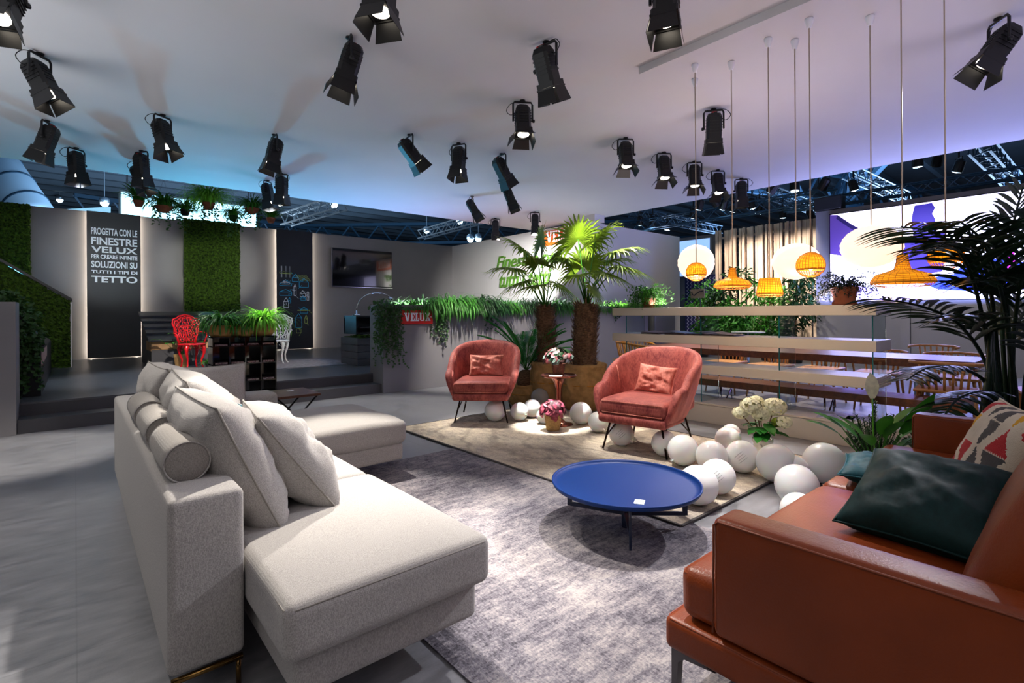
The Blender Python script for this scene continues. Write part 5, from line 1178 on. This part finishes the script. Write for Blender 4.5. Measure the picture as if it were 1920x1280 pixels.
for hx, hy, hz, r, gcol in heads:
    st.tube([(0, 0, .12), (hx * .5, hy * .5, .25), (hx, hy, hz)], .005, 5); b = MB()
    for i in range(int(2600 * r)):
        v = Vector((rn.gauss(0, 1), rn.gauss(0, 1), rn.gauss(0, 1) + .3)).normalized(); c = Vector((hx, hy, hz)) + Vector((v.x * r, v.y * r, v.z * r * .75)); e1 = v.orthogonal().normalized(); e2 = v.cross(e1)
        for k in range(4):
            a = k * PI / 2 + rn.random(); dd = (e1 * math.cos(a) + e2 * math.sin(a)) * .016 + v * .003; leaflet(b, c, dd, .010, v, 2)
    b.build('flower_head', M_lime if gcol else M_cream, t)
for i in range(16): az = rn.uniform(0, 2 * PI); z = rn.uniform(.2, .3); c = Vector((math.cos(az) * .05, math.sin(az) * .05, z)); leaflet(lv, c, Vector((math.cos(az), math.sin(az), rn.uniform(-.2, .3))).normalized() * rn.uniform(.12, .18), .045, None, 4, bend=.04)
lv.build('leaves', mat('hydrangea_leaf', '#1f6a1c', .45, var=.3, vscale=10), t, smooth=True); st.build('stems', M_bark, t)
# begonias
def begonia(t, z, r, n, mats, rn, ls=.055, hs=.6):
    bs = [MB() for _ in mats]
    for i in range(n):
        v = Vector((rn.gauss(0, 1), rn.gauss(0, 1), abs(rn.gauss(0, 1)) - .15)).normalized(); c = Vector((v.x * r, v.y * r, z + v.z * r * hs + .02)) * 1; b = bs[i % len(mats)]
        nn = (v + Vector((rn.uniform(-.5, .5), rn.uniform(-.5, .5), rn.uniform(0, .5)))).normalized(); e1 = nn.orthogonal().normalized(); e2 = nn.cross(e1); s = ls * rn.uniform(.6, 1.1); a0 = rn.uniform(0, 6); ring = []
        for k in range(9): a = a0 + 2 * PI * k / 9; rr = s * (1 if k else 1.5) * (.85 + .15 * (k % 2)); ring.append(c + (e1 * math.cos(a) + e2 * math.sin(a)) * rr - nn * .006)
        b.add([c + nn * .004] + ring, [(0, 1 + k, 1 + (k + 1) % 9) for k in range(9)])
    for b, (nm, m) in zip(bs, mats): b.build(nm, m, t, smooth=True)
t = thing('potted_begonia', 'small red and pink begonia in a wicker basket on the rug', 'potted plant', (3.70, 3.70, .0175)); rn = random.Random(5)
b = MB(); pr = [(0, 0), (.066, 0)]; 
for i in range(15): pr.append((.068 + .018 * i / 14 + (.003 if i % 2 else 0), .005 + .15 * i / 14))
pr += [(.078, .158), (.07, .14), (0, .13)]; b.lathe(pr, 28, cap=False); b.build('basket', M_basket, t, smooth=True)
begonia(t, .17, .13, 120, (('red_leaves', M_begr), ('pink_leaves', mat('beg_pink', '#a5485e', .5, var=.4, vscale=30)), ('dark_leaves', mat('beg_dark', '#471722', .5))), rn, .04, .85)
t = thing('potted_begonia', 'silver and bronze leaved begonia in a wicker pot on the copper table', 'potted plant', (3.99, 3.90, .5400)); rn = random.Random(6)
b = MB(); b.lathe([(0, 0), (.055, 0)] + [(.058 + .014 * i / 10 + (.003 if i % 2 else 0), .004 + .12 * i / 10) for i in range(11)] + [(.06, .12), (0, .11)], 24, cap=False); b.build('wicker_pot', mat('dark_wicker', '#5a3324', .7, var=.3, vscale=60, bump=.6, bscale=90), t, smooth=True)
begonia(t, .14, .16, 170, (('silver_leaves', M_begl), ('bronze_leaves', mat('beg_bronze', '#3a1d18', .5)), ('green_leaves', M_leafd), ('pink_leaves', mat('beg_pink2', '#7c3a40', .5))), rn, .034, .8)
# shelf top pots
t = thing('potted_fern', 'feathery green fern in a clay pot on the left of the top shelf board', 'potted plant', (5.40, 3.72, 1.2625)); pot(t, .09, .13, M_terra); rn = random.Random(4); b = MB()
for i in range(110):
    az = rn.uniform(0, 2 * PI); up = rn.uniform(.2, 1.5); L = rn.uniform(.2, .38); a = up; d = Vector((math.cos(az), math.sin(az), 0)); pp_ = [Vector((0, 0, .12))]
    for k in range(8): pp_.append(pp_[-1] + (d * math.cos(a) + UP * math.sin(a)) * L / 8); a -= rn.uniform(.15, .45)
    for k in range(2, 9):
        for q in range(5): dd = Vector((rn.uniform(-1, 1), rn.uniform(-1, 1), rn.uniform(-.6, .8))).normalized() * .035; leaflet(b, pp_[k], dd, .007, None, 2)
b.build('fronds', M_leafm, t); 
t = thing('potted_fern', 'dark wiry asparagus fern in a clay pot on the right of the top shelf board', 'potted plant', (5.40, 1.60, 1.2625)); rn = random.Random(5)
b = MB(); b.lathe(((0, 0), (.095, 0), (.1, .012), (.095, .03), (.088, .035), (.10, .12), (.112, .13), (.115, .165), (.10, .165), (.095, .14), (0, .135)), 28, cap=False); b.build('pot', M_terra, t, smooth=True); b = MB()
for i in range(110):
    az = rn.uniform(0, 2 * PI); up = rn.uniform(.0, 1.4); L = rn.uniform(.12, .34); a = up; d = Vector((math.cos(az), math.sin(az), 0)); pp_ = [Vector((math.cos(az) * .05, math.sin(az) * .05, .15))]
    for k in range(8): pp_.append(pp_[-1] + (d * math.cos(a) + UP * math.sin(a)) * L / 8); a -= rn.uniform(.05, .4)
    for k in range(1, 9):
        for q in range(5): dd = Vector((rn.uniform(-1, 1), rn.uniform(-1, 1), rn.uniform(-.4, .9))).normalized() * .026; leaflet(b, pp_[k], dd, .005, None, 2)
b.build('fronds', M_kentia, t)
# shrubs in front of the slats
rn = random.Random(17)
for i, (lb, x, y, h) in enumerate((('leafy green shrub at the left end in front of the slatted screen', 13.0, 7.25, 2.0), ('second leafy shrub from the left in front of the slatted screen', 12.7, 6.35, 2.3), ('third leafy shrub with long leaves before the slatted screen', 13.1, 5.55, 2.0), ('shrub at the right in front of the slatted screen', 12.9, 4.85, 2.3), ('reddish lower shrub between the bigger ones before the slatted screen', 11.9, 5.9, 1.5))):
    t = thing('leafy_shrub', lb, 'shrub', (x, y, .001), 0, 'shrubs before the slatted screen'); pot(t, .2, .3, M_black, rim=False); b = MB()
    for k in range(7): bushball(b, (rn.uniform(-.25, .25), rn.uniform(-.3, .3), .5 + (h - .75) * k / 6), .36, 170, .16, rn, (1, 1, .8), .14)
    b.build('foliage', M_leafm if i % 2 == 0 else M_leafd, t, smooth=True); b = MB()
    for k in range(4): b.tube([(0, 0, .25), (rn.uniform(-.2, .2), rn.uniform(-.2, .2), h * .85)], .012, 5)
    b.build('stem', M_bark, t)

# ================================================================== HANGING POTS ABOVE THE BACK WALL
hp = [('hanging clay pot with upright grass, first from the left above the back wall', 260, 376, 'A', M_terra), ('wide hanging clay bowl with dark trailing plant, second from the left', 307, 386, 'B', M_terra), ('small dark hanging pot, third from the left before the lightbox', 347, 393, 'C', M_black),
      ('largest hanging spider plant in the middle before the lightbox', 391, 380, 'D', M_terra), ('small hanging green pot right of the big spider plant', 437, 404, 'C', M_leafd), ('hanging clay pot with fern at the right end of the lightbox', 472, 390, 'B', M_terra), ('last hanging clay pot right of the lightbox', 508, 408, 'A', M_terra)]
for i, (lb, px, py, kd, pm) in enumerate(hp):
    r = ray(px, py); p = r * (13.6 / r.y); p.z += 1.2
    t = thing('hanging_pot', lb, 'hanging plant', (p.x, 13.6, p.z - .02), 0, 'hanging pots above the back wall'); sz = {'A': .11, 'B': .17, 'C': .11, 'D': .14}[kd]; rn = random.Random(i + 50)
    b = MB(); b.lathe([(0, -sz), (sz * .6, -sz), (sz * .95, 0), (sz * 1.05, .01), (sz * .9, .02), (0, .0)] if kd != 'B' else [(0, -sz * .8), (sz * .4, -sz * .75), (sz * .8, -sz * .4), (sz, 0), (sz * 1.05, .01), (sz * .9, .02), (0, 0)], 20, cap=False); b.build('pot', pm, t, smooth=True)
    n, L = {'A': (170, .46), 'B': (240, .54), 'C': (150, .40), 'D': (360, .78)}[kd]; spider(t, .02, n, L, M_leafm if kd != 'D' else M_leafl, .012, sz * .8, rn, droop=2.3 if kd != 'A' else 1.3)
    if kd in 'BCD': vines(t, [(rn.uniform(-1, 1) * sz * 1.3, rn.uniform(-.5, .5) * sz, .05) for k in range(10)], .55, M_ivy, ls=.06, rnd=rn)
    b = MB()
    for s in (-1, 1): b.tube([(s * sz, 0, .01), (0, 0, .6)], .004, 4)
    b.tube([(0, 0, .6), (0, 0, 9.59 - t.location.z)], .006, 4); b.build('hanging_wire', M_steel, t)

# ================================================================== PENDANTS
def pendant(name, label, x, y, z, kind, r, m, rz=0):
    t = thing(name, label, 'pendant lamp', (x, y, 3.4995), 0, 'pendant lamps over the cream shelf'); dz = z - 3.4995
    b = MB(); b.lathe(((.03, 0), (.032, -.01), (.018, -.07), (.006, -.075)), 16); b.build('ceiling_cup', M_cup, t, smooth=True)
    topz = {'globe': dz + r * .8, 'ball': dz + r, 'hat': dz + r * .75, 'taper': dz + r * .85}[kind]
    b = MB(); b.tube([(0.0, 0, -.07), (.003, 0, topz * .5), (0, 0, topz)], .0045, 6); b.build('cord', M_cord, t, smooth=True)
    if kind == 'globe':
        n, mm = 32, 22; b = MB(); pr = []
        for k in range(mm + 1): a = PI * k / mm; pr.append((max(.02, math.sin(a) * r * m[0] * (1 + .012 * math.cos(k * PI))), dz - math.cos(a) * r * m[1]))
        b.lathe(pr, n, cap=False); b.build('paper_shade', M_paper, t, smooth=True)
        b = MB(); b.sphere((0, 0, dz), .045, 12, 8); b.build('bulb', M_bulb, t, smooth=True); return t
    prof = {'ball': [(.012, 1.0), (.35, .94), (.72, .7), (.95, .32), (1.0, 0), (.98, -.25), (.93, -.36), (.8, -.58), (.55, -.8), (.3, -.9)],
            'hat': [(.16, .75), (.2, .45), (.26, .22), (.5, .12), (.85, .0), (1.0, -.22), (1.0, -.3), (.82, -.42), (.6, -.45)],
            'taper': [(.2, .85), (.78, .8), (.84, .5), (.92, .1), (1.0, -.35), (1.02, -.5), (.9, -.68), (.6, -.74)]}[kind]
    solid = {'ball': 6, 'hat': 6, 'taper': 5}[kind]
    P = [(a * r, dz + c * r) for a, c in prof]
    b = MB(); b.lathe(P[:solid + 1], 36, cap=False); b.build('shade', M_lampcane, t, smooth=True)
    b = MB()
    for k in range(28): a = 2 * PI * k / 28; b.tube([(math.cos(a) * (q + .001), math.sin(a) * (q + .001), zz) for q, zz in P[:solid + 1]] + [(math.cos(a) * q, math.sin(a) * q, zz) for q, zz in P[solid + 1:]], .0018, 4)
    for k in range(len(P) - 1):
        for h_ in (0, .33, .66) if k < solid else (0,):
            q, zz = P[k][0] + (P[k + 1][0] - P[k][0]) * h_, P[k][1] + (P[k + 1][1] - P[k][1]) * h_; b.tube([(math.cos(a) * (q + .001), math.sin(a) * (q + .001), zz) for a in [2 * PI * i / 24 for i in range(24)]], .0018 if k != solid else .004, 4, closed=True)
    b.build('cane_ribs', mat('cane_rib', '#a86a10', .6, emit='#d07808', estr=.2), t)
    b = MB(); b.sphere((0, 0, dz - r * .1), .028, 12, 8); b.build('bulb', M_bulb, t, smooth=True)
    return t
pd = [('paper_globe_lamp', 'leftmost round white paper globe lamp', 1303, 148, 492, 'globe', .173, (1, 1)), ('cane_lamp', 'small round cane lamp hanging in front of the leftmost paper globe', 1303, 121, 510, 'ball', .090, 0),
      ('cane_lamp', 'wide hat shaped cane lamp left of the middle', 1371, 116, 527, 'hat', .160, 0), ('cane_lamp', 'tapered drum shaped cane lamp in the middle', 1440, 72, 540, 'taper', .100, 0),
      ('paper_globe_lamp', 'middle wide white paper lamp before the slatted screen', 1490, 75, 490, 'globe', .18, (1.02, .84)), ('cane_lamp', 'round cane lamp overlapping the middle paper lamp', 1517, 35, 497, 'ball', .102, 0),
      ('paper_globe_lamp', 'largest white paper lamp in front of the video screen', 1631, 30, 462, 'globe', .208, (1, .78)), ('cane_lamp', 'large hat shaped cane lamp in front of the video screen', 1689, -30, 515, 'hat', .187, 0),
      ('cane_lamp', 'round cane lamp half hidden by the feather palm', 1770, -45, 480, 'ball', .10, 0)]
for nm, lb, cx, cy_, sy_, kd, r, m in pd:
    p = FZ(cx, cy_, 3.5); d = p.dot(FWD); z = 1.2 + (HY - .006 * (cx - 960) - sy_) * d / F0; pendant(nm, lb, p.x, p.y, z, kd, r, m)
    lamp('POINT', (p.x, p.y, z - (.0 if kd == 'globe' else .06)), None, 4 if kd == 'globe' else (1 if cx > 1680 else 4), (1, .78, .5), .05 if kd == 'globe' else .03, name='pendant_bulb_light')

# ================================================================== STAGE SPOTLIGHTS
def mk(name, f, m, smooth=False):
    b = MB(); f(b); o = b.build(name, m, smooth=smooth); me = o.data; bpy.data.objects.remove(o); return me
def hexbox(b, w1, h1, w2, h2, za, zb, ch=.025):
    def ringp(w_, h_, z, c): return [(-w_ + c, -h_, z), (w_ - c, -h_, z), (w_, -h_ + c, z), (w_, h_ - c, z), (w_ - c, h_, z), (-w_ + c, h_, z), (-w_, h_ - c, z), (-w_, -h_ + c, z)]
    a = ringp(w1, h1, za, ch) + ringp(w2, h2, zb, ch); b.add(a, [(i, (i + 1) % 8, (i + 1) % 8 + 8, i + 8) for i in range(8)] + [tuple(reversed(range(8))), tuple(range(8, 16))])
def f_house(b):
    hexbox(b, .062, .06, .078, .078, .15, .11); hexbox(b, .078, .078, .078, .078, .11, -.11); hexbox(b, .088, .088, .088, .088, -.11, -.15, .01)
    for k in range(5): b.box((0, 0, .09 - k * .03), (.166, .12, .008)); b.box((0, 0, .075 - k * .03), (.10, .166, .006))
    b.box((0, 0, .15), (.06, .06, .03))
ME_house = mk('spot_housing', f_house, M_black); ME_lens = mk('spot_lens', lambda b: b.lathe(((0, -.151), (.06, -.151), (.062, -.156), (0, -.160)), 20, cap=False), M_lens, True)
ME_frame = mk('spot_gel_frame', lambda b: [b.box((s * .084, 0, -.157), (.012, .18, .012)) for s in (-1, 1)] + [b.box((0, s * .084, -.157), (.18, .012, .012)) for s in (-1, 1)], M_black)
def f_yoke(b): b.tube([(.105, 0, -.23), (.105, 0, -.045), (.09, 0, -.022), (-.09, 0, -.022), (-.105, 0, -.045), (-.105, 0, -.23)], .011, 6); b.lathe(((.03, 0), (.03, -.012), (.012, -.02)), 12)
ME_yoke = mk('spot_yoke', f_yoke, M_black)
ME_knob = mk('spot_knob', lambda b: b.lathe(((.018, 0), (.018, .02), (.008, .024)), 10, M=Matrix.Translation((.108, 0, -.22)) @ Matrix.Rotation(PI / 2, 4, 'Y')), M_black, True)
ME_cable = mk('spot_cable', lambda b: b.tube(catmull([Vector(p) for p in ((-.02, 0, -.01), (-.12, .03, -.03), (-.17, .05, -.10), (-.12, .04, -.15), (-.05, .02, -.10))], 5), .004, 5), M_black, True)
ME_panel = mk('spot_panel', lambda b: (b.box((0, .0, .168), (.05, .02, .006)), b.box((.02, .03, .16), (.02, .012, .01))), mat('spot_red', '#a01820', .5), False)
def f_door(b, w0=.078, w1=.10, L=.12): b.add([(-w0, 0, 0), (w0, 0, 0), (w1 * .96, 0, -L), (-w1 * .96, 0, -L), (-w0, .003, 0), (w0, .003, 0), (w1 * .96, .003, -L), (-w1 * .96, .003, -L)], ((0, 1, 2, 3), (7, 6, 5, 4), (0, 4, 5, 1), (1, 5, 6, 2), (2, 6, 7, 3), (3, 7, 4, 0)))
ME_door = mk('spot_door', f_door, M_black)
def link(name, me, parent, M4):
    o = bpy.data.objects.new(name, me); C.objects.link(o); o.parent = parent; o.matrix_local = M4; return o
def spotlight(label, mx, my, ex, ey, k=-.25, doors=(.5, .5, .35, .35), light=None, on=True, cab=True):
    p = FZ(mx, my, 3.4995); t = thing('stage_spotlight', label, 'spotlight', p, 0, 'black spotlights under the ceiling')
    dx, dy = ex - mx, ey - my; L = math.hypot(dx, dy); d = (RGT * dx / L - UP * dy / L + FWD * (k * .6 + .03)).normalized()
    hz = Vector((d.x, d.y, 0)); az = math.atan2(hz.y, hz.x) if hz.length > .03 else YAW
    Ry = Matrix.Rotation(az + PI / 2, 4, 'Z')                      # yoke axis across the beam
    link('yoke', ME_yoke, t, Ry); link('knob', ME_knob, t, Ry)
    if cab: link('cable', ME_cable, t, Ry)
    z = -d; x = Vector((math.cos(az + PI / 2), math.sin(az + PI / 2), 0)); y = z.cross(x)
    H = Matrix(((x.x, y.x, z.x, 0), (x.y, y.y, z.y, 0), (x.z, y.z, z.z, -.22), (0, 0, 0, 1))) @ Matrix.Diagonal((1, 1, 1.05, 1))
    h = link('housing', ME_house, t, H); link('lens', ME_lens, h, Matrix()); link('gel_frame', ME_frame, h, Matrix()); link('control_panel', ME_panel, h, Matrix())
    for i in range(4):
        link('barn_door', ME_door, t, H @ Matrix.Rotation(i * PI / 2, 4, 'Z') @ Matrix.Translation((0, .085, -.158)) @ Matrix.Rotation(doors[i] * (1 if 'glowing' in label else .55), 4, 'X'))
    if light:
        tgt, e, ang, col = light; q = Vector(p) + Vector((0, 0, -.22)) + d * .30
        lamp('SPOT', q, tgt, e * 2.6, col, .035, ang, .6)
    return t
Wm = (1, .93, .84)
SL = [
 ('spotlight with glaring lens cut by the top left corner of the photo', 10, -58, 30, 40, -.9, (.6, .6, .5, .5), ((-.5, 3.2, 0), 60, 70, Wm)),
 ('big black spotlight at upper left, tilted down to the right', 75, 100, 128, 200, -.05, (.3, .3, .2, .2), ((-.5, 6.2, 0), 190, 42, Wm)),
 ('black spotlight near the left edge below the biggest left one, tilted left', 88, 226, 66, 296, -.2, (.5, .5, .3, .3), ((-.4, 12.2, 1.7), 60, 46, Wm)),
 ('black spotlight hanging over the lettered panel', 143, 277, 150, 338, -.1, (.4, .4, .3, .3), ((.66, 14.2, 2.6), 170, 30, (.85, .95, 1))),
 ('front one of two overlapping spotlights at left', 265, 282, 266, 340, .1, (.3, .3, .2, .2), ((1.4, 7.6, .2), 90, 50, Wm)),
 ('rear one of two overlapping spotlights at left', 262, 303, 286, 352, -.1, (.3, .3, .2, .2), ((.8, 9.5, .2), 60, 60, (.8, .9, 1))),
 ('black spotlight with open doors right of the overlapping pair', 305, 215, 330, 290, -.2, (.6, .5, .6, .3), ((1.5, 10.1, .6), 260, 24, Wm)),
 ('black spotlight left of centre, doors half open to the left', 514, 252, 503, 322, -.3, (.6, .5, .4, .3), ((1.95, 7.35, 1.1), 330, 17, Wm)),
 ('right one of the close pair above the drawing panel', 528, 325, 528, 373, .0, (.2, .2, .2, .2), ((2.56, 14.2, 2.5), 260, 26, (1, 1, .85))),
 ('left one of the close pair above the drawing panel', 502, 338, 512, 390, -.1, (.2, .2, .2, .2), ((4.5, 14.2, 2.9), 40, 50, (.9, .95, 1))),
 ('big black spotlight at top centre left with wide doors', 655, 70, 628, 180, -.25, (.7, .5, .6, .5), ((1.15, 2.9, .4), 290, 44, Wm)),
 ('spotlight cut by the top edge, only its doors showing', 716, -85, 712, 12, -.3, (.6, .6, .6, .6), ((.8, 1.9, .4), 210, 56, Wm)),
 ('black spotlight pointing away to the lower right, left of the frontal one', 768, 252, 800, 296, .6, (.4, .4, .3, .3), ((3.5, 4.5, .4), 130, 30, Wm)),
 ('straight hanging spotlight above the television corner', 860, 268, 857, 330, -.25, (.5, .4, .4, .4), ((2.95, 10.2, .6), 220, 22, Wm)),
 ('small spotlight with red mark pointing to the lower right at centre', 940, 288, 962, 330, .55, (.4, .4, .3, .3), ((5.6, 7.2, .5), 240, 62, Wm)),
 ('small spotlight tilted right above the sign wall', 955, 345, 972, 388, -.1, (.6, .6, .5, .5), ((6.5, 7.0, .8), 60, 60, Wm)),
 ('small spotlight tilted right left of the sign wall', 886, 368, 906, 402, -.1, (.7, .5, .6, .5), None),
 ('frontal spotlight with glowing white door right of centre top', 980, 188, 982, 262, -.35, (.9, .7, .9, .2), ((3.85, 3.85, .0), 620, 19, (1, .97, .92))),
 ('big black spotlight top centre pointing away to the right', 1024, 78, 1052, 176, .5, (.5, .4, .3, .3), ((3.9, 2.6, .5), 170, 34, Wm)),
 ('large spotlight cut by the top edge with a pale blue door', 1249, -62, 1238, 66, -.35, (.3, .3, .2, .3), ((2.3, 1.6, .1), 190, 52, (1, .95, .92))),
 ('frontal spotlight with glowing door, first of the right hand row', 1173, 258, 1174, 322, -.4, (.9, .7, .8, .4), ((5.0, 3.2, .8), 130, 55, (1, .9, .8))),
 ('frontal spotlight with glowing door, second of the right hand row', 1245, 285, 1246, 344, -.4, (.8, .8, .9, .4), ((6.3, 4.4, .6), 90, 60, Wm)),
 ('frontal spotlight with glowing door, third of the right hand row', 1302, 302, 1300, 355, -.4, (.8, .8, .9, .4), ((8.3, 6.0, 0), 120, 60, Wm)),
 ('frontal spotlight with glowing door, fourth of the right hand row', 1346, 318, 1346, 366, -.4, (.8, .9, .9, .4), ((7.4, 3.4, .7), 150, 60, (1, .85, .7))),
 ('dark straight spotlight, last of the right hand row', 1390, 334, 1390, 378, -.1, (.1, .1, .1, .1), None),
 ('black spotlight with red display hanging right of the paper lamp cords', 1338, 204, 1342, 276, .35, (.3, .3, .2, .3), ((3.8, 1.6, .2), 120, 44, (1, .92, .88))),
 ('large spotlight at the right edge tilted down to the left', 1872, 34, 1812, 122, .1, (.8, .6, .5, .5), ((.85, 1.7, .25), 230, 36, (.93, .93, 1))),
 ('small spotlight right above the white wall with slogan', 1003, 397, 1003, 432, -.2, (.2, .2, .2, .2), ((9.6, 10.6, 2.3), 560, 62, (1, .98, .9))),
 ('small spotlight at the left end of the slogan wall', 929, 409, 929, 440, -.2, (.2, .2, .2, .2), ((9.6, 9.4, 3.0), 150, 60, (1, .98, .9))),
]
for a in SL: spotlight(*a)
lamp('SPOT', at(1120, 300, 5.9), (4.95, 4.4, 1.9), 520, (1, .96, .75), .04, 30, .5)  # bare spot without a fixture, added to light the palm crowns
lamp('SPOT', (3.6, 5.9, 3.3), (2.6, 5.7, 0), 420, Wm, .04, 64, .6)  # fill spot without a fixture, added to brighten the floor before the planter
for y in (4.9, 5.8, 6.7): lamp('SPOT', (12.3, y, 3.8), (13.9, y, 1.9), 420, (1, .88, .76), .04, 70, .6)  # bare spots added to brighten the slatted screen
lamp('SPOT', (10.6, 5.9, 4.2), (12.8, 5.9, 1.3), 650, (1, .95, .8), .05, 60, .6)  # bare spot added to brighten the shrubs
lamp('SPOT', (13.2, 9.2, 3.9), (15, 8.2, 1.4), 260, (.9, .9, 1), .05, 60, .6)  # fill spot added for the dim patterned panel
lamp('SPOT', (10.3, 2.5, 4.0), (12.8, 2.6, .7), 420, (1, .96, .96), .05, 80, .8)  # fill spot added to lift the wall under the screen
lamp('SPOT', (11.0, 2.5, 4.0), (9, 2.2, 0), 260, (.45, .5, 1), .05, 110, .6)

# ================================================================== HALL TRUSSES AND LAMPS
def truss(name, label, p, q, s=.3, r=.03, m=None, n=None):
    t = thing(name, label, 'truss'); p, q = Vector(p), Vector(q); d = (q - p); L = d.length; d.normalize(); sd = d.cross(UP).normalized() * s / 2; u = UP * s / 2; n = n or max(4, int(L / s))
    b = MB(); cs = (sd + u, -sd + u, -sd - u, sd - u)
    for c in cs: b.tube([p + c, q + c], r, 5)
    b.build('chord', m or M_steel, t); b = MB()
    for i in range(n):
        a, c = p.lerp(q, i / n), p.lerp(q, (i + 1) / n)
        for k in range(4): e, f = cs[k], cs[(k + 1) % 4]; b.tube([a + (e if i % 2 else f), c + (f if i % 2 else e)], r * .55, 4)
    b.build('lattice', m or M_steel, t); return t
truss('truss', 'white lattice truss over the television wall, left one', at(536, 412, 20), at(640, 380, 17), .42, .035, mat('truss_white', '#c6dbe6', .5))
truss('truss', 'white lattice truss left of the sign wall', at(790, 440, 22), at(905, 408, 19), .34, .03, MATS['truss_white'])
truss('truss', 'blue lit truss running down from the ceiling edge to the slats, left one', FZ(1185, 398, 4.7), FZ(1348, 431, 4.7), .3, .022, M_steelb)
truss('truss', 'long blue truss along the top of the slatted screen', (13.6, 4.2, 3.95), (13.6, 11.4, 3.95), .3, .022, M_steelb)
truss('truss', 'bright blue truss running down to the black loudspeaker', FZ(1420, 352, 4.7), FZ(1540, 396, 4.7), .3, .022, M_steel)
truss('truss', 'blue truss just beyond the right edge of the ceiling', (10.4, -1, 4.15), (10.4, 11, 4.15), .3, .022, M_steelb)
truss('truss', 'truss over the left part of the video screen', FZ(1590, 322, 5.0), FZ(1700, 372, 5.0), .3, .022, M_steel)
truss('truss', 'heavy truss over the right part of the video screen', FZ(1835, 270, 5.0), FZ(1900, 340, 5.0), .36, .028, M_steelb)
truss('truss', 'thin truss line resting behind the video screen top', (13.3, -2, 3.75), (13.3, 5.2, 3.75), .2, .02, M_steelb)
hl2 = [(1312, 384), (1340, 378), (1357, 384), (1376, 388), (1410, 382), (1450, 352), (1468, 400), (1490, 348), (1424, 392), (1545, 345), (1600, 348), (1720, 302), (1758, 300), (1798, 312), (1200, 414), (1224, 414), (1252, 424), (1300, 400), (1520, 402)]
wh = ['first small lamp in the row under the ceiling edge', 'second small lamp in the row under the ceiling edge', 'third small lamp in the row under the ceiling edge', 'fourth small lamp in the row under the ceiling edge', 'small lamp below the last big ceiling spotlight', 'lamp at the bend of the blue truss', 'tilted lamp above the slatted screen middle',
      'lamp under the ceiling edge left of the loudspeaker', 'small tilted lamp over the left part of the slats', 'lamp above the loudspeaker', 'lamp on the truss over the left screen part', 'lamp pair left over the video screen middle', 'lamp over the video screen between two cords', 'lamp over the right part of the video screen',
      'leftmost glowing lamp over the grey side wall', 'second glowing lamp over the grey side wall', 'third glowing lamp over the grey side wall', 'dim lamp above the pale blue panel', 'lamp over the right end of the slats']
ME_h2 = mk('hall_lamp_body', lambda b: b.lathe(((.05, .16), (.10, .12), (.11, -.12), (.10, -.13)), 12), M_black); ME_l2 = mk('hall_lamp_lens', lambda b: b.lathe(((0, -.131), (.085, -.131), (0, -.15)), 12, cap=False), mat('hall_lens', '#ffffff', .5, emit='#c8ecff', estr=10), True)
ME_y2 = mk('hall_lamp_yoke', lambda b: (b.tube([(.12, 0, 0), (.12, 0, .2), (-.12, 0, .2), (-.12, 0, 0)], .01, 5), b.tube([(0, 0, .2), (0, 0, .42)], .02, 6)), M_black)
rn = random.Random(12)
for (px, py), lb in zip(hl2, wh):
    z = 4.45 if px < 1560 else 4.85
    p = FZ(px, py, z - .35); 
    if p.x < 9.9: p = p * 1; 
    t = thing('hall_lamp', lb, 'lamp', p, rn.uniform(-1, 1), 'small hall lamps on the trusses'); R4 = Matrix.Rotation(rn.uniform(-.7, .3), 4, 'Y') @ Matrix.Rotation(rn.uniform(-.1, .6), 4, 'X')
    link('housing', ME_h2, t, R4); link('lens', ME_l2, t, R4); link('yoke', ME_y2, t, Matrix())
t = thing('loudspeaker', 'black loudspeaker box on top of the wall left of the video screen', 'loudspeaker', (12.9, 4.1, 3.4605)); b = MB(); rbox(b, (0, 0, .16), (.3, .55, .3), .02, k=2, m=2); b.build('cabinet', M_black, t, smooth=True); b = MB(); b.b2((-.155, -.25, .03), (-.151, .25, .29)); b.build('grille', M_blackp, t)
